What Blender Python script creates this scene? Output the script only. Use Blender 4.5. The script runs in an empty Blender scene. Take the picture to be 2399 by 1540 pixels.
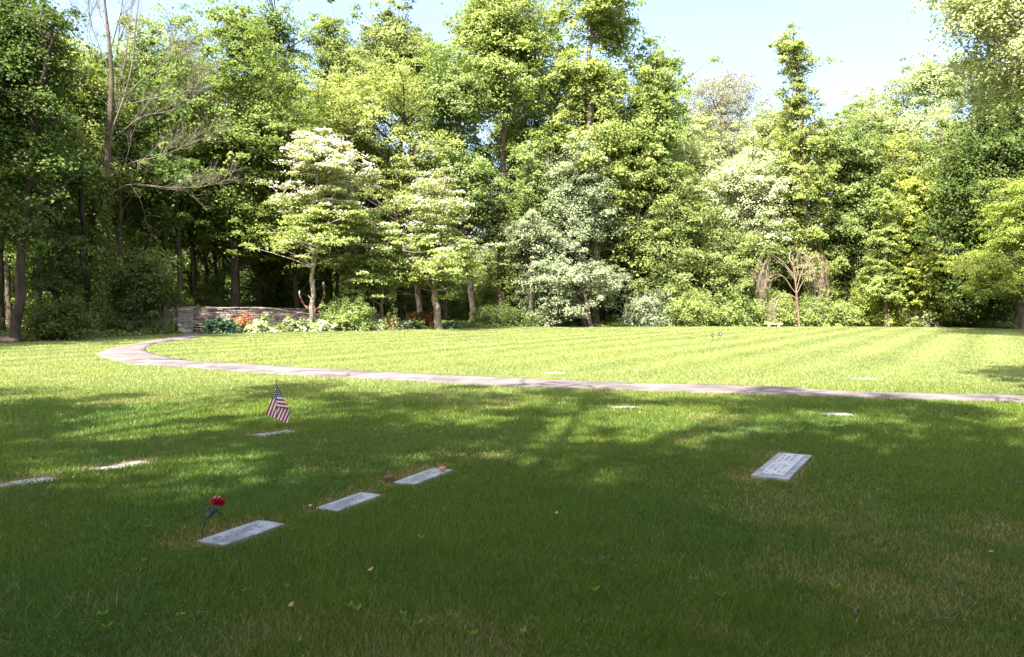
import bpy, math, random
import numpy as np
from math import radians as R
from mathutils import Vector

random.seed(7)
RNG = np.random.default_rng(7)
SC = bpy.context.scene
COL = SC.collection

# ------------------------------------------------------------------ camera
F, CX, CY, CAMZ = 1937.0, 1200.0, 770.3, 1.6
PITCH = math.atan(20.3 / F)
cam = bpy.data.cameras.new('camera')
cam.sensor_width = 22.3
cam.lens = 22.3 * F / 2400.0
cam.clip_start, cam.clip_end = 0.05, 2500
camo = bpy.data.objects.new('camera', cam)
camo.location = (0, 0, CAMZ)
camo.rotation_euler = (math.pi / 2 - PITCH, 0, 0)
COL.objects.link(camo)
SC.camera = camo

# ------------------------------------------------------------------ light
SUN_EL, SUN_H = R(57), Vector((-0.50, -0.87, 0)).normalized()
SUN_DIR = Vector((SUN_H.x * math.cos(SUN_EL), SUN_H.y * math.cos(SUN_EL), math.sin(SUN_EL)))
w = bpy.data.worlds.new('World'); SC.world = w; w.use_nodes = True
nt = w.node_tree; bg = nt.nodes['Background']
sky = nt.nodes.new('ShaderNodeTexSky'); sky.sky_type = 'NISHITA'; sky.sun_disc = False
sky.sun_elevation = SUN_EL
sky.sun_rotation = math.atan2(SUN_DIR.x, SUN_DIR.y)
sky.air_density = 1.0; sky.dust_density = 4.5; sky.ozone_density = 1.0
nt.links.new(sky.outputs[0], bg.inputs[0]); bg.inputs[1].default_value = 0.12
sl = bpy.data.lights.new('sun', 'SUN'); sl.energy = 5.0; sl.angle = R(0.55); sl.color = (1.0, 0.95, 0.86)
so = bpy.data.objects.new('sun', sl); COL.objects.link(so)
so.rotation_euler = SUN_DIR.to_track_quat('Z', 'Y').to_euler()
so.location = (-30, -20, 60)
SC.view_settings.view_transform = 'Standard'
SC.view_settings.look = 'None'
SC.view_settings.exposure = 2.2
SC.view_settings.gamma = 1.0
SC.cycles.max_bounces = 8
SC.cycles.diffuse_bounces = 3
SC.cycles.transmission_bounces = 4
SC.cycles.transparent_max_bounces = 4
SC.cycles.use_denoising = True

# trees outside the frame whose crowns shade the foreground: x, y, kind, scale, label
SHADE = [(-18.0, -2.2, 3, 1.0, 'tall shade tree outside the frame on the far left'), (-11.5, -1.4, 3, 1.0, 'tall shade tree outside the frame nearest the left markers'),
    (-5.0, -2.4, 3, 1.0, 'tall shade tree close behind the camera on the left'), (1.6, -3.2, 3, 1.0, 'tall shade tree just behind the camera'),
    (7.2, -4.2, 3, 1.0, 'tall shade tree behind the camera on the right'), (-18, -11.5, 0, 1.1, 'tall shade tree far back on the left'),
    (-10.5, -10, 1, 1.05, 'tall shade tree back left of the camera'), (-3, -11, 0, 1.05, 'tall shade tree back behind the camera'),
    (4, -11, 1, 1.05, 'second tall shade tree behind the camera'), (11, -10, 0, 1.0, 'tall shade tree back right of the camera'),
    (10.4, 10.6, 2, 1.0, 'small shade tree outside the frame by the right end of the path'),
    (-27.5, 27.5, 0, .8, 'tall shade tree beyond the left edge beside the wood'), (-35, 36, 1, .85, 'shade tree beyond the left edge deeper in the wood'),
    (-5, -19, 0, 1.1, 'shade tree farthest behind the camera'), (13.5, -2.0, 3, .9, 'tall shade tree outside the frame beside the right foreground')]

# ------------------------------------------------------------------ terrain and projection
CREST = 57.0
def gz(x, y):
    x = np.asarray(x, float); y = np.asarray(y, float)
    t = np.maximum(y - CREST, 0)
    return 0.02 * np.minimum(y, CREST) - 0.012 * np.minimum(t, 60) + 0.02 * 2 * (1 - np.exp(-t / 2.0))
def ray(px, py):
    dx, up = px - CX, CY - py
    return np.array([dx, F * math.cos(PITCH) + up * math.sin(PITCH), -F * math.sin(PITCH) + up * math.cos(PITCH)])
def P(px, py, Y):
    d = ray(px, py); t = Y / d[1]
    return np.array([d[0] * t, Y, CAMZ + d[2] * t])
def G(px, py, dz=0.0):
    d = ray(px, py)
    t = (CAMZ - dz) / (0.02 * d[1] - d[2])
    p = d * t
    return np.array([p[0], p[1], 0.02 * p[1] + dz])

# ------------------------------------------------------------------ object helpers
def tag(o, label=None, cat=None, group=None, kind=None):
    if label: o['label'] = label
    if cat: o['category'] = cat
    if group: o['group'] = group
    if kind: o['kind'] = kind
    return o
def empty(name, loc, label, cat, group=None):
    o = bpy.data.objects.new(name, None); o.empty_display_size = 0.3
    o.location = loc; COL.objects.link(o)
    return tag(o, label, cat, group)
def link(name, me, parent=None, mat=None):
    o = bpy.data.objects.new(name, me); COL.objects.link(o)
    if mat is not None and not me.materials: me.materials.append(mat)
    if parent is not None: o.parent = parent
    return o
def mesh_np(name, V, faces_list, attrs=None, smooth=False):
    """faces_list: list of (M,k) int arrays."""
    me = bpy.data.meshes.new(name)
    V = np.asarray(V, np.float32)
    me.vertices.add(len(V)); me.vertices.foreach_set('co', V.ravel())
    nl = sum(f.size for f in faces_list); nf = sum(len(f) for f in faces_list)
    me.loops.add(nl); me.polygons.add(nf)
    vi = np.concatenate([f.ravel() for f in faces_list]).astype(np.int32)
    tot = np.concatenate([np.full(len(f), f.shape[1], np.int32) for f in faces_list])
    st = np.concatenate([[0], np.cumsum(tot)[:-1]]).astype(np.int32)
    me.loops.foreach_set('vertex_index', vi)
    me.polygons.foreach_set('loop_start', st)
    me.polygons.foreach_set('loop_total', tot)
    if smooth: me.polygons.foreach_set('use_smooth', np.ones(nf, bool))
    for k, a in (attrs or {}).items():
        a = np.asarray(a, np.float32)
        if a.ndim == 1:
            at = me.attributes.new(k, 'FLOAT', 'POINT'); at.data.foreach_set('value', a)
        else:
            at = me.attributes.new(k, 'FLOAT_COLOR', 'POINT'); at.data.foreach_set('color', a.ravel())
    me.update(calc_edges=True)
    return me
class MB:
    """collects simple solids into one mesh"""
    def __init__(s): s.v = []; s.f = []; s.n = 0
    def add(s, V, F_):
        V = np.asarray(V, float)
        s.v.append(V); s.f += [tuple(i + s.n for i in f) for f in F_]; s.n += len(V); return s
    def box(s, c, size, rz=0.0, jit=0.0, tilt=(0, 0)):
        hx, hy, hz = [q / 2 for q in size]
        V = np.array([[a * hx, b * hy, d * hz] for d in (-1, 1) for b in (-1, 1) for a in (-1, 1)], float)
        if jit: V += RNG.normal(0, jit, V.shape)
        V[:, 2] += V[:, 0] * tilt[0] + V[:, 1] * tilt[1]
        c_, s_ = math.cos(rz), math.sin(rz)
        V = V @ np.array([[c_, s_, 0], [-s_, c_, 0], [0, 0, 1]]) + np.array(c)
        return s.add(V, [(0, 2, 3, 1), (4, 5, 7, 6), (0, 1, 5, 4), (2, 6, 7, 3), (0, 4, 6, 2), (1, 3, 7, 5)])
    def tube(s, pts, rad, n=6, cap=True):
        pts = np.asarray(pts, float); rad = np.broadcast_to(rad, (len(pts),)).astype(float)
        V, Fq = tube_arrays(pts, rad, n)
        fs = [tuple(q) for q in Fq]
        if cap: fs += [tuple(range(n))[::-1], tuple(range(len(V) - n, len(V)))]
        return s.add(V, fs)
    def mesh(s, name, smooth=False, bevel=0):
        me = bpy.data.meshes.new(name)
        me.from_pydata(np.concatenate(s.v).tolist(), [], s.f)
        if smooth: me.polygons.foreach_set('use_smooth', [True] * len(me.polygons))
        me.update(); return me
    def obj(s, name, mat, parent=None, smooth=False, bevel=0):
        o = link(name, s.mesh(name, smooth), parent, mat)
        if bevel:
            m = o.modifiers.new('bevel', 'BEVEL'); m.width = bevel; m.segments = 2; m.limit_method = 'ANGLE'
        return o
def tube_arrays(pts, rad, n):
    m = len(pts)
    t = np.gradient(pts, axis=0); t /= np.linalg.norm(t, axis=1)[:, None] + 1e-9
    ref = np.array([1, 0, 0]) if abs(t[0][0]) < 0.8 else np.array([0, 1, 0])
    a = np.cross(t, ref); a /= np.linalg.norm(a, axis=1)[:, None] + 1e-9
    b = np.cross(t, a)
    ang = np.arange(n) * 2 * math.pi / n
    V = pts[:, None, :] + rad[:, None, None] * (np.cos(ang)[None, :, None] * a[:, None, :] + np.sin(ang)[None, :, None] * b[:, None, :])
    i = np.arange(m - 1)[:, None] * n; j = np.arange(n)[None, :]; k = (j + 1) % n
    Fq = np.stack([i + j, i + k, i + k + n, i + j + n], -1).reshape(-1, 4)
    return V.reshape(-1, 3), Fq
def tubes_mesh(name, paths, n=5):
    Vs, Fs, o = [], [], 0
    for pts, rad, nn in paths:
        V, Fq = tube_arrays(np.asarray(pts, float), np.asarray(rad, float), nn)
        Vs.append(V); Fs.append(Fq + o); o += len(V)
    return mesh_np(name, np.concatenate(Vs), [np.concatenate(Fs)], smooth=True)
def noise2(x, y, scale, seed=0):
    """value noise 0..1"""
    r = np.random.default_rng(seed); T = r.random((256, 256))
    x = np.asarray(x) / scale + 1000.3; y = np.asarray(y) / scale + 1000.7
    xi = np.floor(x).astype(int); yi = np.floor(y).astype(int); fx = x - xi; fy = y - yi
    fx = fx * fx * (3 - 2 * fx); fy = fy * fy * (3 - 2 * fy)
    a = T[xi % 256, yi % 256]; b = T[(xi + 1) % 256, yi % 256]; c = T[xi % 256, (yi + 1) % 256]; d = T[(xi + 1) % 256, (yi + 1) % 256]
    return (a * (1 - fx) + b * fx) * (1 - fy) + (c * (1 - fx) + d * fx) * fy
def fbm2(x, y, s, seed=0):
    return (noise2(x, y, s, seed) * .5 + noise2(x, y, s / 2.1, seed + 1) * .3 + noise2(x, y, s / 4.3, seed + 2) * .2)

# ------------------------------------------------------------------ materials
def new_mat(name):
    m = bpy.data.materials.new(name); m.use_nodes = True
    return m, m.node_tree, m.node_tree.nodes['Principled BSDF']
def rough_mat(name, c1, c2, scale=6.0, rough=0.85, bump=0.3, detail=6, dist=0.02, stretch=None, metallic=0.0, c3=None, spec=0.3):
    m, t, b = new_mat(name)
    tc = t.nodes.new('ShaderNodeTexCoord'); mp = t.nodes.new('ShaderNodeMapping')
    if stretch: mp.inputs['Scale'].default_value = stretch
    n = t.nodes.new('ShaderNodeTexNoise'); n.inputs['Scale'].default_value = scale; n.inputs['Detail'].default_value = detail
    r = t.nodes.new('ShaderNodeValToRGB')
    r.color_ramp.elements[0].position = 0.32; r.color_ramp.elements[1].position = 0.68
    r.color_ramp.elements[0].color = (*c1, 1); r.color_ramp.elements[1].color = (*c2, 1)
    if c3:
        e = r.color_ramp.elements.new(0.5); e.color = (*c3, 1)
    t.links.new(tc.outputs['Object'], mp.inputs[0]); t.links.new(mp.outputs[0], n.inputs[0])
    t.links.new(n.outputs[0], r.inputs[0]); t.links.new(r.outputs[0], b.inputs['Base Color'])
    bp = t.nodes.new('ShaderNodeBump'); bp.inputs['Strength'].default_value = bump; bp.inputs['Distance'].default_value = dist
    n2 = t.nodes.new('ShaderNodeTexNoise'); n2.inputs['Scale'].default_value = scale * 4; n2.inputs['Detail'].default_value = 4
    t.links.new(mp.outputs[0], n2.inputs[0]); t.links.new(n2.outputs[0], bp.inputs['Height']); t.links.new(bp.outputs[0], b.inputs['Normal'])
    b.inputs['Roughness'].default_value = rough; b.inputs['Metallic'].default_value = metallic
    b.inputs['Specular IOR Level'].default_value = spec
    return m
def leaf_mat(name, ca, cb, transl=0.35, rough=0.6, spec=0.12, tr_tint=(1.12, 1.12, 0.62)):
    m, t, b = new_mat(name)
    at = t.nodes.new('ShaderNodeAttribute'); at.attribute_name = 'v'
    oi = t.nodes.new('ShaderNodeObjectInfo')
    r = t.nodes.new('ShaderNodeValToRGB')
    r.color_ramp.elements[0].color = (*ca, 1); r.color_ramp.elements[1].color = (*cb, 1)
    t.links.new(at.outputs['Fac'], r.inputs[0])
    hs = t.nodes.new('ShaderNodeHueSaturation')
    mr = t.nodes.new('ShaderNodeMapRange'); mr.inputs[3].default_value = 0.488; mr.inputs[4].default_value = 0.512
    t.links.new(oi.outputs['Random'], mr.inputs[0]); t.links.new(mr.outputs[0], hs.inputs['Hue'])
    t.links.new(r.outputs[0], hs.inputs['Color'])
    t.links.new(hs.outputs[0], b.inputs['Base Color'])
    b.inputs['Roughness'].default_value = rough; b.inputs['Specular IOR Level'].default_value = spec
    tr = t.nodes.new('ShaderNodeBsdfTranslucent')
    mu = t.nodes.new('ShaderNodeMix'); mu.data_type = 'RGBA'; mu.blend_type = 'MULTIPLY'; mu.inputs[0].default_value = 1
    t.links.new(hs.outputs[0], mu.inputs[6]); mu.inputs[7].default_value = (*tr_tint, 1)
    t.links.new(mu.outputs[2], tr.inputs[0])
    mx = t.nodes.new('ShaderNodeMixShader'); mx.inputs[0].default_value = transl
    t.links.new(b.outputs[0], mx.inputs[1]); t.links.new(tr.outputs[0], mx.inputs[2])
    t.links.new(mx.outputs[0], t.nodes['Material Output'].inputs['Surface'])
    return m
LK = {  # leaf kinds
    'maple':  leaf_mat('maple_leaf', (0.10, 0.155, 0.035), (0.23, 0.30, 0.080), 0.45),
    'dark':   leaf_mat('dark_leaf', (0.055, 0.092, 0.022), (0.135, 0.18, 0.048), 0.36),
    'mid':    leaf_mat('green_leaf', (0.13, 0.18, 0.055), (0.29, 0.35, 0.125), 0.44),
    'bright': leaf_mat('bright_leaf', (0.18, 0.235, 0.065), (0.36, 0.42, 0.14), 0.46),
    'pale':   leaf_mat('pale_leaf', (0.23, 0.28, 0.12), (0.42, 0.46, 0.24), 0.42),
    'silver': leaf_mat('silver_leaf', (0.17, 0.215, 0.115), (0.34, 0.38, 0.24), 0.3, tr_tint=(1.1, 1.15, .7)),
    'cream':  leaf_mat('cream_leaf', (0.28, 0.33, 0.15), (0.58, 0.60, 0.38), 0.3, tr_tint=(1.1, 1.1, .7)),
    'yellow': leaf_mat('yellow_green_leaf', (0.21, 0.27, 0.05), (0.38, 0.42, 0.11), 0.42),
    'bud':    leaf_mat('grey_bud_leaf', (0.20, 0.19, 0.13), (0.36, 0.35, 0.25), 0.3, tr_tint=(1.1, 1.1, .8)),
    'blue':   leaf_mat('blue_green_leaf', (0.045, 0.11, 0.06), (0.12, 0.21, 0.12), 0.15),
    'varieg': leaf_mat('variegated_leaf', (0.18, 0.30, 0.07), (0.72, 0.76, 0.52), 0.25),
    'blossom': leaf_mat('white_blossom', (0.72, 0.62, 0.54), (0.88, 0.84, 0.78), 0.2, tr_tint=(1, .97, .9)),
    'red':    leaf_mat('red_blossom', (0.55, 0.02, 0.02), (0.80, 0.08, 0.05), 0.3, tr_tint=(1, .6, .6)),
    'hedge':  leaf_mat('hedge_leaf', (0.18, 0.255, 0.075), (0.36, 0.43, 0.15), 0.44),
    'pink':   leaf_mat('coppery_leaf', (0.35, 0.25, 0.12), (0.45, 0.42, 0.18), 0.3),
}
BARK = rough_mat('brown_bark', (0.035, 0.026, 0.018), (0.13, 0.10, 0.075), 5, 0.9, 0.8, stretch=(1, 1, .25), dist=.05)
BARK_D = rough_mat('dark_bark', (0.016, 0.012, 0.009), (0.065, 0.05, 0.038), 5, 0.9, 0.8, stretch=(1, 1, .25), dist=.05)  # brown bark darkened for trunks that gaps in the crowns left too sunlit
BARK_G = rough_mat('grey_bark', (0.07, 0.055, 0.042), (0.20, 0.165, 0.13), 5, 0.9, 0.6, stretch=(1, 1, .25), dist=.04)
BARK_L = rough_mat('pale_bark', (0.17, 0.14, 0.12), (0.40, 0.35, 0.31), 7, 0.85, 0.5, stretch=(1, 1, .3), dist=.03)
TWIG_R = rough_mat('reddish_twig', (0.20, 0.135, 0.11), (0.38, 0.28, 0.24), 6, 0.9, 0.3)
TWIG_G = rough_mat('grey_twig', (0.10, 0.085, 0.06), (0.22, 0.19, 0.14), 6, 0.9, 0.3)
SOIL = (0.06, 0.04, 0.025)

# ------------------------------------------------------------------ foliage generators
def leaves_mesh(name, C, N, S, v, aspect=0.75, rng=RNG, fold=0.18):
    """one folded rhombus per leaf: centre C, normal N, length S"""
    n = len(C)
    N = N / (np.linalg.norm(N, axis=1)[:, None] + 1e-9)
    a = rng.normal(size=(n, 3)); a -= (a * N).sum(1)[:, None] * N; a /= np.linalg.norm(a, axis=1)[:, None] + 1e-9
    b = np.cross(N, a)
    S = S[:, None]
    w_ = S * aspect * 0.5
    V = np.empty((n, 4, 3))
    V[:, 0] = C - a * S * 0.5 - N * S * fold * .5
    V[:, 1] = C + b * w_ + N * S * fold * .5
    V[:, 2] = C + a * S * 0.5 - N * S * fold
    V[:, 3] = C - b * w_ + N * S * fold * .5
    Fq = np.arange(n * 4).reshape(n, 4)
    return mesh_np(name, V.reshape(-1, 3), [Fq], {'v': np.repeat(v, 4)})
DENS, LS = 2.5, .68
def clump_leaves(T, O, n, csize, flat, lsize, rng, up=0.75, outw=0.45, rnd=0.6, droop=0.35, vb=None, cscale=None):
    """n leaves spread over clumps centred at T with outward directions O"""
    k = len(T)
    idx = rng.integers(0, k, n)
    cs_ = csize * rng.uniform(.6, 1.35, k)
    if cscale is not None: cs_ = cs_ * cscale
    cs = cs_[idx]
    th = rng.uniform(0, 2 * math.pi, n); rr = np.sqrt(rng.random(n)) * (1 + .25 * rng.normal(size=n)); 
    d = np.stack([np.cos(th) * rr, np.sin(th) * rr, np.zeros(n)], 1)
    z = flat * rng.normal(0, .45, n) - droop * rr ** 2
    C = T[idx] + d * cs[:, None]
    C[:, 2] += z * cs
    N = rng.normal(size=(n, 3)) * rnd + O[idx] * outw + d * .35
    N[:, 2] += up
    cv = rng.random(k)[idx] if vb is None else vb[idx]
    v = np.clip(.72 * cv + .28 * rng.random(n), 0, 1)
    S = lsize * rng.uniform(.55, 1.35, n) * rng.uniform(.75, 1.25, k)[idx]
    return C, N, S, v
def smooth_path(p, q, bow, m, rng, wob=.04):
    t = np.linspace(0, 1, m)[:, None]
    L = np.linalg.norm(q - p)
    mid = (p + q) / 2 + np.array([0, 0, bow * L]) + rng.normal(0, wob * L, 3)
    return (1 - t) ** 2 * p + 2 * t * (1 - t) * mid + t ** 2 * q
def interp_rows(rows, z):
    A = np.array(rows, float); A = A[np.argsort(A[:, 0])]
    return [np.interp(z, A[:, 0], A[:, i]) for i in range(1, A.shape[1])]
def grow(env, trunk, n, kind, csize=0.8, flat=0.5, lsize=0.24, gap=0.33, seed=0, limbs=16, perclump=70,
         depth=1.0, shell=0.55, limb_r=0.07, up=0.7, outw=.5, rnd=.42, droop=.35, aspect=.75, twigs=True, lump=.3, bough=9, bough_r=None, bough_f=.88, spray=.28):
    """env rows (z, cx, cy, rx), trunk rows (x,y,z,r); returns (wood mesh, leaf mesh, terminals)"""
    rng = np.random.default_rng(seed)
    env = np.array(env, float); env = env[np.argsort(env[:, 0])]
    z0, z1 = env[0, 0], env[-1, 0]
    n = int(n * DENS); K = max(8, int(n / perclump)); T = []
    if bough_r is None: bough_r = csize * 1.75
    lsize *= LS
    ph = rng.uniform(0, 6.28, (6, 3)); fr = rng.normal(0, 1.0, (6, 3)) / (csize * 1.9)
    tries = 0; rmax = env[:, 3].max()
    while len(T) < K and tries < 60:
        tries += 1
        m = K * 3
        z = rng.uniform(z0, z1, m)
        cx, cy, rx = interp_rows(env, z)
        keep = rng.random(m) < rx / rmax
        z, cx, cy, rx = z[keep], cx[keep], cy[keep], rx[keep]
        th = rng.uniform(0, 2 * math.pi, len(z)); rad = rng.random(len(z)) ** shell
        lumpf = 1 + lump * np.sin(th * 3 + z * 1.1 + ph[0, 0]) * np.sin(z * 1.7 / max(csize, .3) + th * 2 + ph[1, 0])
        x = cx + np.cos(th) * rad * rx * lumpf; y = cy + np.sin(th) * rad * rx * depth * lumpf
        p = np.stack([x, y, z], 1)
        nz = sum(np.sin(p @ fr[i] + ph[i, 1]) for i in range(6)) / 6
        p = p[nz > -0.41 + gap]
        T += list(p)
    T = np.array(T[:K]); K = len(T)
    if bough:      # gather clumps round a few heavy boughs so that gaps open between them
        nb_ = max(5, int(K / bough)); Bc = T[rng.permutation(K)[:nb_]]; bs = bough_r * rng.uniform(.6, 1.4, nb_)
        w_i = rng.integers(0, nb_, K)
        nrm = rng.normal(0, 1, (K, 3)) * np.array([.62, .62, .42]); T2 = Bc[w_i] + nrm * bs[w_i][:, None]
        T2[:, 2] -= .18 * (nrm[:, 0] ** 2 + nrm[:, 1] ** 2) * bs[w_i]
        keepm = rng.random(K) < bough_f; T = np.where(keepm[:, None], T2, T)
    cx, cy, rx = interp_rows(env, T[:, 2])
    O = np.stack([T[:, 0] - cx, T[:, 1] - cy, np.zeros(K)], 1); O /= np.linalg.norm(O, axis=1)[:, None] + .3
    csc = np.ones(K); fly = rng.random(K) < spray
    T = T + O * (fly * rng.uniform(.2, 1.1, K) * csize * 1.2)[:, None]; T[:, 2] += fly * rng.uniform(-.1, 1.1, K) * csize * (T[:, 2] > z0 + .35 * (z1 - z0)); csc[fly] = .55
    C, N, S, v = clump_leaves(T, O, n, csize, flat, lsize, rng, up, outw, rnd, droop, cscale=csc)
    lm = leaves_mesh('crown', C, N, S, v, aspect, rng)
    paths = []
    tr = np.array(trunk, float)
    m = max(8, len(tr) * 4); tt = np.linspace(0, len(tr) - 1, m)
    tp = np.stack([np.interp(tt, range(len(tr)), tr[:, i]) for i in range(4)], 1)
    tp[1:-1, :2] += rng.normal(0, .012 * (tr[-1, 2] - tr[0, 2]) * .35, (m - 2, 2))
    tp[0, 3] *= 1.35
    paths.append((tp[:, :3], tp[:, 3], 10))
    ends = []
    if limbs:
        pick = rng.permutation(K)[:limbs]
        for i in pick:
            q = T[i]
            hd = np.hypot(q[0] - tp[:, 0], q[1] - tp[:, 1])
            j = int(np.argmin(np.abs(tp[:, 2] - (q[2] - 0.75 * hd))))
            j = max(j, int(m * .25))
            p = tp[j, :3]; pa = smooth_path(p, q, .06, 7, rng, .06)
            r0 = min(tp[j, 3] * .6, limb_r * (1 + .25 * np.linalg.norm(q - p) / 3))
            paths.append((pa, np.linspace(r0, .018, 7), 6)); ends.append(pa[2:])
        E = np.concatenate(ends)
        if twigs:
            rest = np.unique(np.concatenate([np.nonzero(fly)[0][:170], rng.permutation(K)[:min(K, 140)]]))
            for i in rest:
                q = T[i]; d = np.linalg.norm(E - q, axis=1) + np.maximum(E[:, 2] - q[2], 0) * 1.5
                p = E[int(np.argmin(d))]
                paths.append((smooth_path(p, q, .05, 4, rng, .08), np.linspace(.03, .01, 4), 4))
    wm = tubes_mesh('trunk', paths)
    return wm, lm, T, O
def shift(me, o):
    n = len(me.vertices); a = np.empty(n * 3, np.float32); me.vertices.foreach_get('co', a)
    a = a.reshape(-1, 3) - np.array(o, np.float32); me.vertices.foreach_set('co', a.ravel()); me.update()
def tree(name, label, Y, trunk, crown, kind, n, cat='tree', bark=BARK, group=None, base_z=None, yc=0.0, fit=.87, push=True, **kw):
    """trunk rows (px, py, width px), crown rows (py, left px, right px), all standing at distance Y"""
    m = Y / F
    tr = [list(P(x, y, Y)) + [w_ * m / 2 * .8] for x, y, w_ in trunk]
    tr[0][2] = float(gz(tr[0][0], Y)) - .12
    env = []
    for y, l, r in crown:
        a, b = P(l, y, Y), P(r, y, Y)
        rx = (b[0] - a[0]) / 2 * fit
        env.append((a[2], (a[0] + b[0]) / 2, Y + yc + (.45 * rx if push else 0), rx))
    kw.setdefault('seed', int(abs(trunk[0][0]) * 7 + Y))
    wm, lm, T, O = grow(env, tr, n, kind, **kw)
    base = (tr[0][0], Y, tr[0][2])
    shift(wm, base); shift(lm, base)
    e = empty(name, base, label, cat, group)
    link('trunk', wm, e, bark); link('crown', lm, e, LK[kind])
    return e, T - np.array(base), O
def copy_thing(o, loc, rz, sc, label=None):
    c = o.copy(); COL.objects.link(c); c.location = loc; c.rotation_euler = (0, 0, rz); c.scale = sc
    if label: c['label'] = label
    for ch in o.children:
        d = ch.copy(); COL.objects.link(d); d.parent = c
    return c
def bush(name, label, Y, l, r, top, kind, n, cat='shrub', group=None, lsize=.18, csize=.35, depth=.8, bot=None, extra=None, **kw):
    m = Y / F; cx = (l + r) / 2
    b = P(cx, 760, Y); g = float(gz(b[0], Y)); zt = P(cx, top, Y)[2]; rx = (r - l) / 2 * m
    rng = np.random.default_rng(int(cx + Y))
    h = zt - g; prof = [(.0, .72), (.25, .95), (.5, 1.0), (.75, .8), (.92, .45)]
    env = [(g + h * a * .93 + .03, b[0], Y, rx * q * .9) for a, q in prof]
    tr = [(b[0], Y, g - .05, .05 * h), (b[0] + .05, Y, g + h * .35, .03 * h), (b[0], Y, g + h * .7, .015 * h)]
    kw.setdefault('gap', .2); kw.setdefault('limbs', 10); kw.setdefault('perclump', 40); kw.setdefault('limb_r', .025)
    kw.setdefault('shell', .4); kw.setdefault('flat', .8); kw.setdefault('bough', 7); kw.setdefault('bough_f', .5)
    wm, lm, T, O = grow(env, tr, n, kind, csize=csize, lsize=lsize, depth=depth, seed=int(cx * 3 + Y), **kw)
    base = (b[0], Y, g); shift(wm, base); shift(lm, base)
    e = empty(name, base, label, cat, group)
    link('stem', wm, e, BARK); link('foliage', lm, e, LK[kind])
    if extra:
        ek, en, es, ename = extra
        C, N, S, v = clump_leaves(T + O * rx * .12 + np.array([0, 0, .04]), O, en, csize * .8, .8, es, rng, up=.6, outw=.9)
        me = leaves_mesh(ename, C, N, S, v, 1.0, rng); shift(me, base); link(ename, me, e, LK[ek])
    return e

# ================================================================== GROUND, PATH
# ground sheet
ys = np.concatenate([np.linspace(-60, 50, 56), np.linspace(52, 76, 25), np.linspace(80, 180, 26), [260, 400, 700, 1200]])
xs = np.concatenate([[-1200, -500, -250], np.linspace(-150, 150, 61), [250, 500, 1200]])
Xg, Yg = np.meshgrid(xs, ys)
Zg = gz(Xg, Yg)
V = np.stack([Xg.ravel(), Yg.ravel(), Zg.ravel()], 1)
nx, ny = len(xs), len(ys)
i, j = np.meshgrid(np.arange(nx - 1), np.arange(ny - 1)); q = (j * nx + i).ravel()
me = mesh_np('ground', V, [np.stack([q, q + 1, q + nx + 1, q + nx], 1)], smooth=True)
m, t, b = new_mat('turf_soil')
geo = t.nodes.new('ShaderNodeNewGeometry')
n1 = t.nodes.new('ShaderNodeTexNoise'); n1.inputs['Scale'].default_value = .9; n1.inputs['Detail'].default_value = 10
n2 = t.nodes.new('ShaderNodeTexNoise'); n2.inputs['Scale'].default_value = 22; n2.inputs['Detail'].default_value = 6
for n_ in (n1, n2): t.links.new(geo.outputs['Position'], n_.inputs[0])
r1 = t.nodes.new('ShaderNodeValToRGB'); r1.color_ramp.elements[0].position = .35; r1.color_ramp.elements[1].position = .65
r1.color_ramp.elements[0].color = (0.085, 0.11, 0.03, 1); r1.color_ramp.elements[1].color = (0.16, 0.17, 0.06, 1)
r2 = t.nodes.new('ShaderNodeValToRGB'); r2.color_ramp.elements[0].color = (.35, .35, .35, 1); r2.color_ramp.elements[1].color = (1.3, 1.3, 1.3, 1)
mx = t.nodes.new('ShaderNodeMix'); mx.data_type = 'RGBA'; mx.blend_type = 'MULTIPLY'; mx.inputs[0].default_value = 1
t.links.new(n1.outputs[0], r1.inputs[0]); t.links.new(n2.outputs[0], r2.inputs[0])
t.links.new(r1.outputs[0], mx.inputs[6]); t.links.new(r2.outputs[0], mx.inputs[7]); t.links.new(mx.outputs[2], b.inputs['Base Color'])
b.inputs['Roughness'].default_value = 1; b.inputs['Specular IOR Level'].default_value = .05
ground = link('ground', me, None, m); tag(ground, kind='structure')

# path
far_e = [(2700, 938), (2400, 927.7), (1996, 919.7), (1794, 907), (1491, 899.5), (1187, 887), (900, 873), (625, 858), (520, 851), (443, 846.4), (378, 834.6), (350, 828), (341, 822), (346.5, 813.8), (364.7, 806), (400, 800), (443, 795), (470, 789), (489, 783)]
near_e = [(2700, 958), (2400, 946), (2021, 934), (1794, 926.7), (1491, 917.7), (1187, 907.5), (900, 891), (625, 877), (495, 867), (443, 862), (325, 856.8), (286, 850), (247, 840), (227, 832), (240, 824), (273, 815), (330, 804), (400, 791), (442, 783)]
def resample(e, n):
    p = np.array([G(*q) for q in e]); d = np.concatenate([[0], np.cumsum(np.linalg.norm(np.diff(p, axis=0), axis=1))])
    s = np.linspace(0, d[-1], n); return np.stack([np.interp(s, d, p[:, i]) for i in range(3)], 1)
NPATH = 160
A_, B_ = np.array([G(*q) for q in far_e]), np.array([G(*q) for q in near_e])
tt = np.linspace(0, len(far_e) - 1, NPATH)
def catmull(p, t):
    i = np.clip(np.floor(t).astype(int), 0, len(p) - 2); f = (t - i)[:, None]
    g = lambda k: p[np.clip(i + k, 0, len(p) - 1)]
    return .5 * (2 * g(0) + (g(1) - g(-1)) * f + (2 * g(-1) - 5 * g(0) + 4 * g(1) - g(2)) * f ** 2 + (3 * g(0) - g(-1) - 3 * g(1) + g(2)) * f ** 3)
pa, pb = catmull(A_, tt), catmull(B_, tt)
pa[:, :2] += RNG.normal(0, .02, (NPATH, 2)); pb[:, :2] += RNG.normal(0, .02, (NPATH, 2))
rowsv = []
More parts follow.
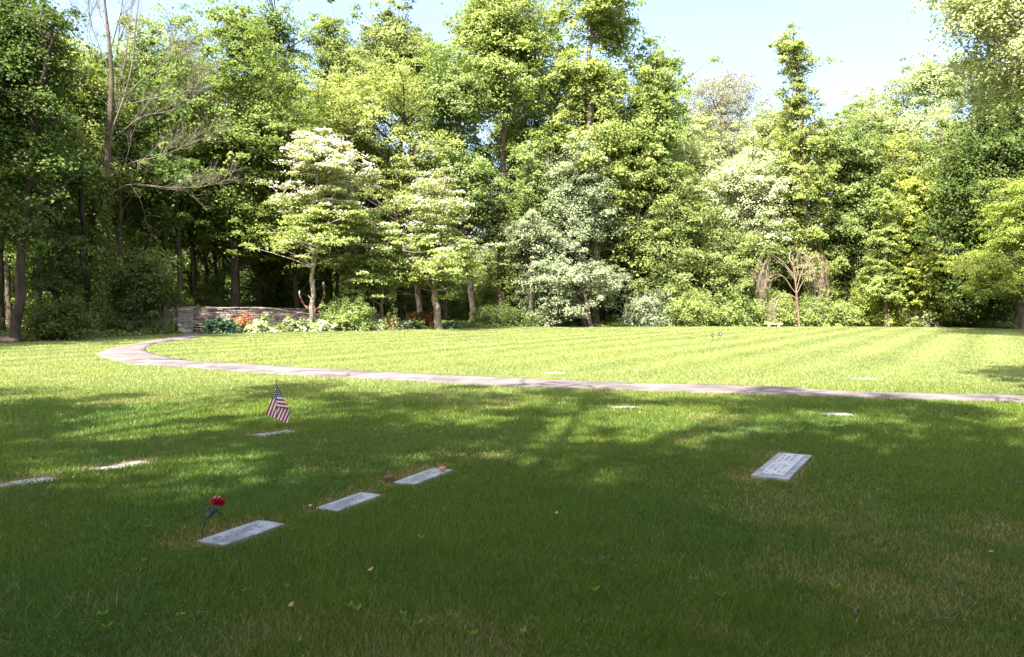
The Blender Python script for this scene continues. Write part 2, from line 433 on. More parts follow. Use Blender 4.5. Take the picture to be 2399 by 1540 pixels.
for k in range(7):
    f = k / 6; pp = pa * (1 - f) + pb * f; pp[:, 2] = gz(pp[:, 0], pp[:, 1]) + .02 + .025 * math.sin(math.pi * f); rowsv.append(pp)
rowsv = [np.concatenate([rowsv[0][:, :2], rowsv[0][:, 2:] - .05], 1)] + rowsv + [np.concatenate([rowsv[-1][:, :2], rowsv[-1][:, 2:] - .05], 1)]
Vp = np.concatenate(rowsv); nr = len(rowsv)
i, j = np.meshgrid(np.arange(NPATH - 1), np.arange(nr - 1)); q = (j * NPATH + i).ravel()
me = mesh_np('path', Vp, [np.stack([q, q + 1, q + NPATH + 1, q + NPATH], 1)], smooth=True)
PATHM = rough_mat('weathered_asphalt', (0.062, 0.051, 0.050), (0.15, 0.126, 0.122), 1.4, .95, .6, detail=14, dist=.014, c3=(0.12, 0.099, 0.096))
t = PATHM.node_tree; b = t.nodes['Principled BSDF']; src = b.inputs['Base Color'].links[0].from_socket
tc = t.nodes.new('ShaderNodeNewGeometry'); wn = t.nodes.new('ShaderNodeTexNoise'); wn.inputs['Scale'].default_value = 1.3; wn.inputs['Detail'].default_value = 6
va = t.nodes.new('ShaderNodeVectorMath'); va.operation = 'MULTIPLY_ADD'; va.inputs[1].default_value = (.9, .9, 0)
t.links.new(tc.outputs['Position'], wn.inputs[0]); t.links.new(wn.outputs['Color'], va.inputs[0]); t.links.new(tc.outputs['Position'], va.inputs[2])
vo = t.nodes.new('ShaderNodeTexVoronoi'); vo.feature = 'DISTANCE_TO_EDGE'; vo.inputs['Scale'].default_value = .42; t.links.new(va.outputs[0], vo.inputs[0])
cr = t.nodes.new('ShaderNodeValToRGB'); cr.color_ramp.elements[0].color = (.35, .33, .3, 1); cr.color_ramp.elements[0].position = .004; cr.color_ramp.elements[1].position = .016; cr.color_ramp.elements[1].color = (1, 1, 1, 1)
mx = t.nodes.new('ShaderNodeMix'); mx.data_type = 'RGBA'; mx.blend_type = 'MULTIPLY'; mx.inputs[0].default_value = .85
t.links.new(vo.outputs[0], cr.inputs[0]); t.links.new(src, mx.inputs[6]); t.links.new(cr.outputs[0], mx.inputs[7]); t.links.new(mx.outputs[2], b.inputs['Base Color'])
path = link('path', me, None, PATHM); tag(path, kind='structure')
PATH_POLY = np.concatenate([pa[:, :2], pb[::-1, :2]])
def in_poly(x, y, poly):
    ins = np.zeros(len(x), bool); n = len(poly); jx, jy = poly[-1]
    for ix, iy in poly:
        c = ((iy > y) != (jy > y)) & (x < (jx - ix) * (y - iy) / (jy - iy + 1e-12) + ix)
        ins ^= c; jx, jy = ix, iy
    return ins
# sunken dark patch in the path
c = G(385, 846); bm_ = MB()
an = np.linspace(0, 2 * math.pi, 28, endpoint=False)
rr = 1 + .18 * np.sin(an * 3) + .1 * np.sin(an * 5 + 1)
V = np.stack([c[0] + .42 * rr * np.cos(an), c[1] + .28 * rr * np.sin(an), np.full(28, 0)], 1)
V[:, 2] = gz(V[:, 0], V[:, 1]) + .052
V2 = V.copy(); V2[:, 2] -= .03
bm_.add(np.concatenate([V, V2]), [tuple(range(28))] + [(k, k + 28, (k + 1) % 28 + 28, (k + 1) % 28) for k in range(28)])
o = bm_.obj('drain_patch', rough_mat('dark_tar', (0.03, 0.028, 0.026), (0.10, 0.085, 0.08), 8)); tag(o, 'dark tarred patch set in the bend of the pale path', 'patch')

# woodland floor
def wood_edge(x):
    """front edge (Y) of the wood for a given X"""
    x = np.asarray(x, float)
    return np.interp(x, [-60, -22, -20.5, -17.8, -16.5, -14, -11, -5, 0, 6, 60], [29, 31, 33, 42.5, 44.6, 46.2, 48.2, 53, 56, 57.6, 57.6])
xx = np.linspace(-140, 140, 281); e = wood_edge(xx)
rows = []
for k, dy in enumerate([0, .5, 2, 5, 9, 14, 20, 30, 45, 70, 120]):
    yy = e + dy + (RNG.normal(0, .06, len(xx)) if k == 0 else 0)
    rows.append(np.stack([xx, yy, gz(xx, yy) + .012], 1))
Vp = np.concatenate(rows); i, j = np.meshgrid(np.arange(280), np.arange(10)); q = (j * 281 + i).ravel()
me = mesh_np('forest_floor', Vp, [np.stack([q, q + 1, q + 282, q + 281], 1)], smooth=True)
ff = link('forest_floor', me, None, rough_mat('leaf_litter', (0.035, 0.028, 0.014), (0.13, 0.10, 0.045), 2.5, 1, .8, detail=10, dist=.05, c3=(0.07, 0.075, 0.022)))
tag(ff, kind='structure')

# ================================================================== GRAVE MARKERS
STONE = rough_mat('grey_granite', (0.15, 0.148, 0.152), (0.37, 0.365, 0.372), 7, .45, .15, detail=10, dist=.002, spec=.6)
STONE2 = rough_mat('bronze_grey_plate', (0.24, 0.235, 0.27), (0.36, 0.33, 0.34), 10, .4, .15, detail=10, dist=.002, spec=.6, c3=(.52, .50, .51))
INK = rough_mat('worn_letter_paint', (0.10, 0.10, 0.11), (0.24, 0.24, 0.26), 30)
SLABS = []
def marker(label, corners=None, centre=None, L=.61, W=.30, ang=None, lift=.02, plate=False, ticks=True, nametype='grave_marker', rows_=3):
    if corners:
        c = [G(x, y, lift)[:2] for x, y in corners]     # left, near, right, far
        cen = sum(c) / 4
        lv = ((c[2] - c[1]) + (c[3] - c[0])) / 2; sv = ((c[1] - c[0]) + (c[2] - c[3])) / 2
        L = float(np.hypot(*lv)); W = float(np.hypot(*sv)); ang = math.atan2(lv[1], lv[0])
        a2 = math.atan2(sv[1], sv[0]) + math.pi / 2; ang = (ang * .75 + a2 * .25)
    else:
        cen = G(*centre, lift)[:2]
    z = float(gz(cen[0], cen[1])); tl = .02 * math.sin(ang), .02 * math.cos(ang)
    base = Vector((cen[0], cen[1], z))
    e = empty(nametype, base, label, 'grave marker', 'flat grave markers set in the lawn')
    e.rotation_euler = (0, 0, ang)
    MB().box((0, 0, lift - .06), (L, W, .12), tilt=tl).obj('slab', STONE, e, bevel=.006)
    if plate:
        MB().box((0, -.01, lift + .006), (L * .86, W * .62, .014), tilt=tl).obj('plate', STONE2, e, bevel=.003)
    if ticks:
        r = random.Random(int(abs(cen[0]) * 100)); k = MB(); top = lift + (.0142 if plate else .0012)
        for row in range(rows_):
            yy = W * (.17 - .15 * row) if rows_ > 2 else W * (.1 - .2 * row)
            sp = .3 if row == 1 else .38
            x = -L * sp
            while x < L * sp:
                wl = r.uniform(.006, .014) * (L / .6)
                if r.random() < .78 and not (plate and abs(x) < .06 * L):
                    hh = W * r.uniform(.035, .06)
                    kind_ = r.random()
                    k.box((x, yy, top + (x * tl[0] + yy * tl[1])), (wl * .45, hh, .003), tilt=tl)
                    if kind_ > .4: k.box((x + wl * .3, yy + hh * .42, top + .0006 + (x * tl[0] + yy * tl[1])), (wl * .7, hh * .2, .003), tilt=tl)
                x += wl * 1.9
        if k.n: k.obj('inscription', INK, e)
    SLABS.append((cen[0], cen[1], ang, L * (.86 if not ticks else 1), W * (.42 if not ticks else 1)))
    return e
marker('pale stone grave marker with the red rose standing at its near end', [(452, 1267), (527, 1274), (677, 1225.6), (607, 1220.7)], lift=.022)
marker('pale stone grave marker between the rose marker and the one holding an orange stone', [(746, 1188), (784, 1198), (903, 1157), (838, 1155)], lift=.022)
M3 = marker('pale stone grave marker with a small orange stone on its far end', [(920, 1130), (966, 1133), (1072, 1100.5), (1012, 1097.7)], lift=.022)
marker('large double grave marker with raised lettered plate on the right of the lawn', [(1759.5, 1113.3), (1850, 1121.8), (1902, 1067), (1824.5, 1060)], lift=.03, plate=True, rows_=3)
AR = math.atan2(.52, .286)
marker('thin strip of grave marker just in front of the small flag', centre=(646, 1016), L=.52, W=.26, ang=AR * .8, lift=.002, ticks=False)
marker('pale grave marker cut by the left edge of the photo', centre=(38, 1134), L=.66, W=.26, ang=AR * .92, lift=.008, ticks=False)
marker('grave marker almost sunk in grass, right of the one at the left edge', centre=(285, 1092), L=.52, W=.24, ang=AR * .9, lift=.004, ticks=False)
marker('white grave marker beyond the middle of the path', centre=(1300, 874), L=.42, W=.24, ang=.45, lift=.012, ticks=False)
marker('white grave marker beyond the path on the right', centre=(2027, 888), L=.45, W=.24, ang=.1, lift=.012, ticks=False)
marker('grave marker in the shade edge just in front of the path middle', centre=(1466, 955), L=.42, W=.22, ang=.25, lift=.004, ticks=False)
marker('pale grave marker in front of the path, beyond the large double one', centre=(1960, 971), L=.40, W=.22, ang=.1, lift=.01, ticks=False)
marker('tiny distant grave marker at the foot of the two plaques', centre=(1700, 801), L=.5, W=.22, ang=.1, lift=-.01, ticks=False)

# orange stone, brown brick, pebble
def rock(name, label, c, size, mat, seed=1, cat='stone'):
    import bmesh
    r = random.Random(seed); bmm = bmesh.new(); bmesh.ops.create_icosphere(bmm, subdivisions=3, radius=.5)
    ph = [r.uniform(0, 6) for _ in range(6)]
    for v_ in bmm.verts:
        k = 1 + .13 * math.sin(v_.co.x * 7 + ph[0]) * math.sin(v_.co.y * 6 + ph[1]) + .1 * math.sin(v_.co.z * 9 + ph[2] + v_.co.x * 4)
        k = min(k, 1.06); v_.co *= k; v_.co.x *= size[0]; v_.co.y *= size[1]; v_.co.z *= size[2]
    me_ = bpy.data.meshes.new(name); bmm.to_mesh(me_); bmm.free()
    me_.polygons.foreach_set('use_smooth', [True] * len(me_.polygons))
    o_ = link(name, me_, None, mat); o_.location = c; tag(o_, label, cat); return o_
p = G(1037, 1104, .03)
rock('stone', 'small orange-brown stone lying on a grave marker', (p[0], p[1], p[2] + .022), (.075, .06, .05), rough_mat('orange_stone', (.35, .13, .06), (.62, .28, .14), 20), 3)
p = G(727, 1194)
rock('pebble', 'small white pebble in the grass left of the middle marker', (p[0], p[1], p[2] + .03), (.03, .022, .018), rough_mat('white_pebble', (.3, .28, .26), (.5, .48, .45), 20), 5, 'pebble')
p = G(909, 1131)
o = MB().box((0, 0, 0), (.085, .06, .05), jit=.004).obj('brick', rough_mat('brown_brick', (.07, .035, .025), (.17, .09, .06), 20), bevel=.006)
o.location = (p[0], p[1], p[2] + .03); o.rotation_euler = (.05, -.1, .5); tag(o, 'dark brown brick at the near end of the orange-stone marker', 'brick')

# ================================================================== ROSE
p = G(472, 1272); Yr = p[1]; mr_ = Yr / F
e = empty('artificial_rose', p, 'red artificial rose on a thin dark stem stuck beside a marker', 'artificial flower')
PETAL = rough_mat('red_petal', (.13, .0, .004), (.34, .002, .012), 8, .6, .1)
SEPAL = rough_mat('dark_green_plastic', (.008, .02, .012), (.02, .05, .03), 12, .5)
def loc(px, py, dy=0.0): return P(px, py, Yr + dy) - p
stem = [loc(472, 1272), loc(474, 1250), loc(481, 1222), loc(492, 1196), loc(505, 1182)]
MB().tube(stem, [.0034] * 5, 6).obj('stem', SEPAL, e, smooth=True)
hc = loc(515, 1168)
def petal_patch(mb, c, u, v_, n_, wd, ht, curl, rng):
    """curved petal: base c, up direction u, side v, normal n"""
    na, nb = 7, 7; V = []
    for a in range(na):
        s = a / (na - 1)
        for b_ in range(nb):
            q_ = (b_ / (nb - 1) - .5) * 2
            wdt = wd * math.sin(math.pi * min(.97, (.18 + .68 * s)) ** 1.05) 
            q3 = c + u * ht * (s - .12 * q_ * q_ * s) + v_ * wdt * q_ + n_ * (curl * (s ** 2) * ht - .35 * wd * (q_ ** 2) + .02 * wd * math.sin(q_ * 9 + s * 5))
            V.append(q3)
    Fq = [(a * nb + b_, a * nb + b_ + 1, (a + 1) * nb + b_ + 1, (a + 1) * nb + b_) for a in range(na - 1) for b_ in range(nb - 1)]
    mb.add(V, Fq)
rr_ = np.random.default_rng(5); axis = np.array([.28, -.25, .93]); axis /= np.linalg.norm(axis)
pm = MB()
e1 = np.cross(axis, [0, 1, 0]); e1 /= np.linalg.norm(e1); e2 = np.cross(axis, e1)
hb = loc(510, 1181)
for ring, (cnt, tilt, hgt, wd) in enumerate([(3, .12, .052, .018), (4, .35, .056, .026), (5, .68, .058, .032), (6, 1.0, .060, .036)]):
    for k in range(cnt):
        a = 2 * math.pi * (k + .5 * (ring % 2)) / cnt + rr_.normal(0, .12)
        out = math.cos(a) * e1 + math.sin(a) * e2; side = -math.sin(a) * e1 + math.cos(a) * e2
        u = axis * math.cos(tilt) + out * math.sin(tilt); nn = -axis * math.sin(tilt) + out * math.cos(tilt)
        petal_patch(pm, hb + out * .006, u, side, nn, wd * rr_.uniform(.85, 1.1), hgt * .88 * rr_.uniform(.85, 1.15), .35, rr_)
o = pm.obj('bloom', PETAL, e, smooth=True); md = o.modifiers.new('s', 'SOLIDIFY'); md.thickness = .0012
pm = MB()
for k in range(5):
    a = 2 * math.pi * k / 5; out = math.cos(a) * e1 + math.sin(a) * e2; side = -math.sin(a) * e1 + math.cos(a) * e2
    petal_patch(pm, hb - axis * .006, axis * .35 + out * .9, side, axis * .9 - out * .35, .013, .045, .3, rr_)
o = pm.obj('sepal', SEPAL, e, smooth=True); md = o.modifiers.new('s', 'SOLIDIFY'); md.thickness = .001
lb = loc(499, 1190)
for k, (a, s_, up_) in enumerate([(0.4, 1.0, -.9), (2.6, .9, -.5), (4.4, 1.1, -.9), (5.5, .9, .2), (1.5, .9, -.6), (3.3, .7, .5)]):
    pm = MB(); out = np.array([math.cos(a), math.sin(a), up_ * .5]); out /= np.linalg.norm(out); side = np.cross(out, [0, 0, 1]); side /= np.linalg.norm(side); nn = np.cross(side, out)
    petal_patch(pm, lb, out, side, nn,   .030 * s_, .075 * s_, -.25, rr_)
    o = pm.obj('leaf', SEPAL, e, smooth=True); md = o.modifiers.new('s', 'SOLIDIFY'); md.thickness = .001
# two small pale dew-like beads seen on the bloom
pm = MB()
for x, y in [(503, 1166), (506, 1163), (511, 1167), (514, 1164)]:
    pm.box(loc(x, y, -.045), (.005, .003, .006), rz=.4, jit=.001)
pm.obj('bead', rough_mat('white_bead', (.7, .7, .7), (.85, .85, .85), 9), e)

# ================================================================== FLAG
g0 = G(650, 1004); Yf = g0[1]
e = empty('flag', g0, 'small stars and stripes flag drooping from a thin stick in the lawn', 'flag')
def fl(px, py, dy=0.0): return P(px, py, Yf + dy) - g0
STICK = rough_mat('dark_wood_stick', (.05, .035, .025), (.16, .10, .06), 10)
stp = [fl(650.5, 1008), fl(649.5, 980), fl(648.5, 930), fl(648, 893)]
MB().tube(stp, [.0055] * 4, 8).obj('pole', STICK, e, smooth=True)
o = MB().tube([fl(648, 895), fl(648, 892.5), fl(648, 890.5)], [.0045, .006, .001], 8).obj('finial', rough_mat('dull_gold_tip', (.12, .09, .03), (.25, .2, .08), 10), e)
m, t, b = new_mat('flag_cloth')
a1 = t.nodes.new('ShaderNodeAttribute'); a1.attribute_name = 'st'
a2 = t.nodes.new('ShaderNodeAttribute'); a2.attribute_name = 'ca'
a3 = t.nodes.new('ShaderNodeAttribute'); a3.attribute_name = 'cb'
def math_(op, x, y=None, z=None):
    n = t.nodes.new('ShaderNodeMath'); n.operation = op
    for k, v_ in enumerate((x, y, z)):
        if v_ is None: continue
        if isinstance(v_, (int, float)): n.inputs[k].default_value = v_
        else: t.links.new(v_, n.inputs[k])
    return n.outputs[0]
def mixc(f, c1, c2):
    n = t.nodes.new('ShaderNodeMix'); n.data_type = 'RGBA'; t.links.new(f, n.inputs[0])
    for k, c_ in ((6, c1), (7, c2)):
        if isinstance(c_, tuple): n.inputs[k].default_value = (*c_, 1)
        else: t.links.new(c_, n.inputs[k])
    return n.outputs[2]
red = math_('LESS_THAN', math_('MODULO', math_('ADD', a1.outputs['Fac'], 40.0), 2.0), 1.0)
stripes = mixc(red, (.52, .52, .55), (.24, .006, .02))
fx = math_('SUBTRACT', math_('FRACT', math_('ADD', a2.outputs['Fac'], math_('MULTIPLY', math_('MODULO', math_('FLOOR', math_('ADD', a3.outputs['Fac'], 20.0)), 2.0), .5))), .5)
fy = math_('SUBTRACT', math_('FRACT', math_('ADD', a3.outputs['Fac'], 20.0)), .5)
dist = math_('SQRT', math_('ADD', math_('MULTIPLY', fx, fx), math_('MULTIPLY', fy, fy)))
star = math_('LESS_THAN', dist, .27)
canton = mixc(star, (.008, .011, .04), (.5, .5, .54))
a4 = t.nodes.new('ShaderNodeAttribute'); a4.attribute_name = 'cm'
inc = math_('LESS_THAN', a4.outputs['Fac'], 0.0)
t.links.new(mixc(inc, stripes, canton), b.inputs['Base Color']); b.inputs['Roughness'].default_value = .8
FLAGM = m
# cloth sheets, each a fine grid between two edges (left edge pixels, right edge pixels)
def cloth(E0, E1, n=44, m_=30, st=None, cm=None, dy0=0.0, dy1=0.0, bulge=0.0):
    E0, E1 = np.array(E0, float), np.array(E1, float); V = []; S = []; CA = []; CB = []; CM = []
    for a in range(n):
        s = a / (n - 1)
        l = [np.interp(s * (len(E0) - 1), range(len(E0)), E0[:, k]) for k in (0, 1)]
        r = [np.interp(s * (len(E1) - 1), range(len(E1)), E1[:, k]) for k in (0, 1)]
        for c_ in range(m_):
            f = c_ / (m_ - 1); x = l[0] * (1 - f) + r[0] * f; y = l[1] * (1 - f) + r[1] * f
            d = dy0 * (1 - f) + dy1 * f + bulge * math.sin(math.pi * f) * s + .004 * math.sin(f * 7 + s * 3) * s
            V.append(fl(x, y, d)); S.append(st(x, y)); CM.append(cm(x, y)); CA.append((x - 648) / 5.2); CB.append((y - 903) / 4.3)
    idx = [(a * m_ + c_, a * m_ + c_ + 1, (a + 1) * m_ + c_ + 1, (a + 1) * m_ + c_) for a in range(n - 1) for c_ in range(m_ - 1)]
    return np.array(V), np.array(idx), S, CA, CB, CM
dl = np.array([622.8 - 648.5, 973 - 903.5]); dl /= np.linalg.norm(dl); pn = np.array([-dl[1], dl[0]]);
if pn[0] < 0: pn = -pn
sL = lambda x, y: float(np.dot(np.array([x - 648.5, y - 903.5]), pn)) / 3.75 + 0.0
sR1 = lambda x, y: (y - .12 * (x - 648) - 930) / 4.35 + 1
dR = np.array([590 - 690, 1020 - 800.]); dR /= np.linalg.norm(dR); pR = np.array([-dR[1], dR[0]]); pR = pR if pR[0] > 0 else -pR
sR2 = lambda x, y: float(np.dot(np.array([x - 673.2, y - 992.]), pR)) / 3.75
parts = [
    cloth([(648.5, 904), (636, 938), (622.8, 973)], [(648.8, 904), (648.9, 940), (649.2, 983)], st=sL, cm=lambda x, y: y - 934.5, dy0=.03, dy1=.002, bulge=.015),
    cloth([(648.6, 904), (648.8, 928), (649, 953.5)], [(648.9, 904), (664, 932), (677.2, 959.8)], st=sR1, cm=lambda x, y: y - .12 * (x - 648) - 930, dy0=-.006, dy1=-.03, bulge=-.02),
    cloth([(649.1, 952), (649.0, 968), (648.8, 983)], [(677, 958.5), (680.5, 969), (673.2, 992.2)], st=sR2, cm=lambda x, y: 9, dy0=-.002, dy1=-.012, bulge=-.012)]
Vs, Is, At, off = [], [], {'st': [], 'ca': [], 'cb': [], 'cm': []}, 0
for V, I, S, CA, CB, CM in parts:
    Vs.append(V); Is.append(I + off); off += len(V)
    for k, a in zip(('st', 'ca', 'cb', 'cm'), (S, CA, CB, CM)): At[k] += list(a)
me = mesh_np('cloth', np.concatenate(Vs), [np.concatenate(Is)], At, smooth=True)
o = link('cloth', me, e, FLAGM); md = o.modifiers.new('s', 'SOLIDIFY'); md.thickness = .0012

# ================================================================== PLAQUES ON STAKES
IRON = rough_mat('dark_iron', (.03, .028, .02), (.07, .06, .045), 10, .7)
PLT = rough_mat('pale_metal_plate', (.22, .23, .22), (.34, .34, .33), 10, .5)
def plaque(label, x, yb, yt, hw, rz):
    g_ = G(x, yb); Y = g_[1]; mm = Y / F; h = (yb - yt) * mm
    e = empty('stake_plaque', g_, label, 'plaque', 'small metal plaques on stakes'); e.rotation_euler = (0, R(8), rz)
    MB().tube([(0, 0, -.05), (0, 0, h * .5)], [.009, .009], 6).obj('stake', IRON, e)
    w_ = hw * mm; hh = h * .27; cz = h * .76
    prof = [(-w_, -hh * .55), (0, -hh), (w_, -hh * .55), (w_, hh * .55), (0, hh), (-w_, hh * .55)]
    k = MB(); V = [(x_, -.01, cz + z_) for x_, z_ in prof] + [(x_, .01, cz + z_) for x_, z_ in prof]
    k.add(V, [tuple(range(6))[::-1], tuple(range(6, 12))] + [(i_, (i_ + 1) % 6, (i_ + 1) % 6 + 6, i_ + 6) for i_ in range(6)])
    k.obj('frame', IRON, e)
    MB().box((0, -.013, cz), (w_ * .75, .01, hh * .85)).obj('face_plate', PLT, e)
plaque('narrow dark metal plaque on a stake, the left of two', 1669, 799, 782.5, 3.7, R(35))
plaque('wider dark metal plaque on a stake, the right of two', 1686.5, 798, 779, 4.7, R(10))

# ================================================================== BENCH
p = P(1812, 763, 56.2); g_ = float(gz(p[0], 56.2))
e = empty('stone_bench', (p[0], 56.2, g_), 'low pale stone bench in front of the hedge beside the dead weeping tree', 'bench')
CONC = rough_mat('pale_concrete', (.42, .36, .31), (.58, .52, .46), 9, .9, .3)
k = MB()
topz = P(1812, 757.5, 56.2)[2] - g_
na = 13; V = []
for zz in (topz - .09, topz):
    for s_ in (-1, 1):
        for a in range(na):
            f = a / (na - 1) * 2 - 1; V.append((f * .6, s_ * .19 - .07 * f * f, zz))
nb = na
fs = []
for a in range(na - 1):
    fs += [(a, a + 1, nb + a + 1, nb + a)[::-1], (2 * nb + a, 2 * nb + a + 1, 3 * nb + a + 1, 3 * nb + a), (a, a + 1, 2 * nb + a + 1, 2 * nb + a), (nb + a, 3 * nb + a, 3 * nb + a + 1, nb + a + 1)]
fs += [(0, 2 * nb, 3 * nb, nb), (na - 1, nb + na - 1, 3 * nb + na - 1, 2 * nb + na - 1)]
k.add(V, fs); k.obj('seat', CONC, e, bevel=.012)
for s_ in (-1, 1):
    MB().box((s_ * .34, -.02, (topz - .09) / 2 - .03), (.15, .28, topz - .09 + .06)).obj('leg', CONC, e, bevel=.01)

# ================================================================== STONE WALLS
def per_stone(m, lo, hi):
    t = m.node_tree; b = t.nodes['Principled BSDF']; src = b.inputs['Base Color'].links[0].from_socket
    g = t.nodes.new('ShaderNodeNewGeometry'); mr = t.nodes.new('ShaderNodeMapRange'); mr.inputs[3].default_value = lo; mr.inputs[4].default_value = hi
    mx = t.nodes.new('ShaderNodeMix'); mx.data_type = 'RGBA'; mx.blend_type = 'MULTIPLY'; mx.inputs[0].default_value = 1
    cb = t.nodes.new('ShaderNodeCombineColor'); t.links.new(g.outputs['Random Per Island'], mr.inputs[0])
    for k in range(3): t.links.new(mr.outputs[0], cb.inputs[k])
    t.links.new(src, mx.inputs[6]); t.links.new(cb.outputs[0], mx.inputs[7]); t.links.new(mx.outputs[2], b.inputs['Base Color']); return m
WALLM = per_stone(rough_mat('dry_stone', (.15, .11, .09), (.38, .31, .27), 3.5, .95, .8, detail=8, dist=.02, c3=(.25, .20, .18)), .42, 1.55)
PILM = per_stone(rough_mat('pillar_stone', (.26, .22, .20), (.46, .41, .38), 3.5, .95, .8, detail=8, dist=.02), .6, 1.5)
MORT = rough_mat('wall_core', (.02, .017, .015), (.05, .04, .035), 8)
def stone_run(mb, pts, hfun, th=.42, course=.10, seed=1, z0=None):
    """courses of rough stones along a plan polyline, height hfun(s in 0..1)"""
    r = random.Random(seed); pts = np.array(pts, float)
    d = np.concatenate([[0], np.cumsum(np.linalg.norm(np.diff(pts, axis=0), axis=1))]); L = d[-1]
    def at(s): return np.array([np.interp(s, d, pts[:, 0]), np.interp(s, d, pts[:, 1])])
    lev = 0.0
    while lev < 3:
        h = course * r.uniform(.7, 1.35); s = -r.uniform(0, .3); anyp = False
        while s < L:
            ln = r.uniform(.2, .7); a, b_ = max(s, 0), min(s + ln, L); s += ln
            if b_ - a < .05: continue
            mid = (a + b_) / 2; top = hfun(mid / L)
            if lev > top - .02: continue
            hh = min(h, top - lev) ; anyp = True
            p0, p1 = at(a), at(b_); c2 = (p0 + p1) / 2; rz = math.atan2(p1[1] - p0[1], p1[0] - p0[0])
            g_ = float(gz(c2[0], c2[1])) if z0 is None else z0
            pr = r.uniform(-.022, .028)
            mb.box((c2[0], c2[1], g_ + lev + hh / 2 - .02), (max(np.hypot(*(p1 - p0)) - .012, .03), th + pr * 2, max(hh - .02, .025)), rz=rz + r.uniform(-.012, .012), jit=.005)
        if not anyp: break
        lev += h
    return mb
def core(mb, pts, hfun, th=.36, n=24, z0=None):
    pts = np.array(pts, float); d = np.concatenate([[0], np.cumsum(np.linalg.norm(np.diff(pts, axis=0), axis=1))]); L = d[-1]
    for k in range(n):
        e_ = min(.08, L * .2); a, b_ = e_ + (L - 2 * e_) * k / n, e_ + (L - 2 * e_) * (k + 1) / n
        p0 = np.array([np.interp(a, d, pts[:, 0]), np.interp(a, d, pts[:, 1])]); p1 = np.array([np.interp(b_, d, pts[:, 0]), np.interp(b_, d, pts[:, 1])])
        c2 = (p0 + p1) / 2; hgt = hfun((k + .5) / n) - .05; g_ = float(gz(*c2)) if z0 is None else z0
        mb.box((c2[0], c2[1], g_ + hgt / 2 - .05), (np.hypot(*(p1 - p0)) + .001 * (k % 2), th - .002 * (k % 3), hgt + .05), rz=math.atan2(p1[1] - p0[1], p1[0] - p0[0]))
def stone_wall(name, label, pts, hfun, cat='wall', seed=1, th=.42, coping=True, z0=None):
    pts = np.array(pts, float); base = Vector((pts[0][0], pts[0][1], float(gz(*pts[0]))))
    e = empty(name, base, label, cat)
    k = MB(); core(k, pts, hfun, th - .12, z0=z0); me_ = k.mesh('core'); shift(me_, base); link('core', me_, e, MORT)
    k = MB(); stone_run(k, pts, hfun, th, seed=seed, z0=z0)
    me_ = k.mesh('stonework'); shift(me_, base); link('stonework', me_, e, PILM if cat == 'pillar' and seed == 5 else WALLM)
    if coping:
        r = random.Random(seed + 9); k = MB()
        d = np.concatenate([[0], np.cumsum(np.linalg.norm(np.diff(pts, axis=0), axis=1))]); L = d[-1]; s = 0
        while s < L - .1:
            ln = min(r.uniform(.35, .7), L - s); a, b_ = s, s + ln; s += ln
            p0 = np.array([np.interp(a, d, pts[:, i_]) for i_ in (0, 1)]); p1 = np.array([np.interp(b_, d, pts[:, i_]) for i_ in (0, 1)])
            c2 = (p0 + p1) / 2; h0, h1 = hfun(a / L), hfun(b_ / L); g_ = float(gz(*c2)) if z0 is None else z0
            k.box((c2[0], c2[1], g_ + (h0 + h1) / 2 + .012), (ln - .012, th + .07, .055), rz=math.atan2(p1[1] - p0[1], p1[0] - p0[0]), jit=.005, tilt=((h1 - h0) / ln, 0))
        me_ = k.mesh('coping'); shift(me_, base); link('coping', me_, e, COPM)
    return e
COPM = rough_mat('coping_stone', (.24, .19, .17), (.48, .41, .37), 4, .95, .6, detail=8, dist=.02)
def gp(x, Y): q = P(x, 760, Y); return (q[0], Y)
# entrance pillar and second pillar in the shade
def pillar(label, x0, x1, Y, ytop, seed, dep=.6):
    a, b_ = gp(x0, Y), gp(x1, Y); h = P(x0, ytop, Y)[2] - float(gz(a[0], Y))
    return stone_wall('stone_pillar', label, [(a[0], Y + dep / 2), (b_[0], Y + dep / 2)], lambda s: h, 'pillar', seed, th=dep, coping=True)
pillar('stacked stone entrance pillar beside the garden steps', 417, 437, 43.6, 724, 5, .9)
pillar('dark stacked stone pillar under the trees left of the entrance', 294, 322, 45.0, 725, 6, .6)
# front wall: high at the steps, sweeping down to the right
hw = lambda s: float(np.interp(s, [0, .22, .32, .5, .62, 1], [1.33, 1.36, 1.30, 1.02, .93, .93]))
stone_wall('stone_wall', 'curved dry stone wall sweeping down behind the flower bed', [gp(487, 45.4), gp(520, 45.6), gp(560, 46.0), gp(620, 47.0), gp(700, 48.8), gp(780, 50.2), gp(890, 51.8)], hw, seed=3)
# return wall along the steps and back walls
a = gp(480, 45.7); stone_wall('stone_wall', 'short stone wall flanking the right of the garden steps', [(a[0] - .02, 45.7), (a[0] - .35, 48.6)], lambda s: 1.34, seed=8)
stone_wall('stone_wall', 'stone wall closing the view behind the garden steps', [gp(405, 49.2), gp(492, 49.2)], lambda s: 1.35 + .02 * s, seed=12)
stone_wall('stone_wall', 'low rear stone wall beyond the sculpture', [gp(616, 53.5), gp(700, 54.2), gp(780, 54.8)], lambda s: 1.28 - .12 * s, seed=14)
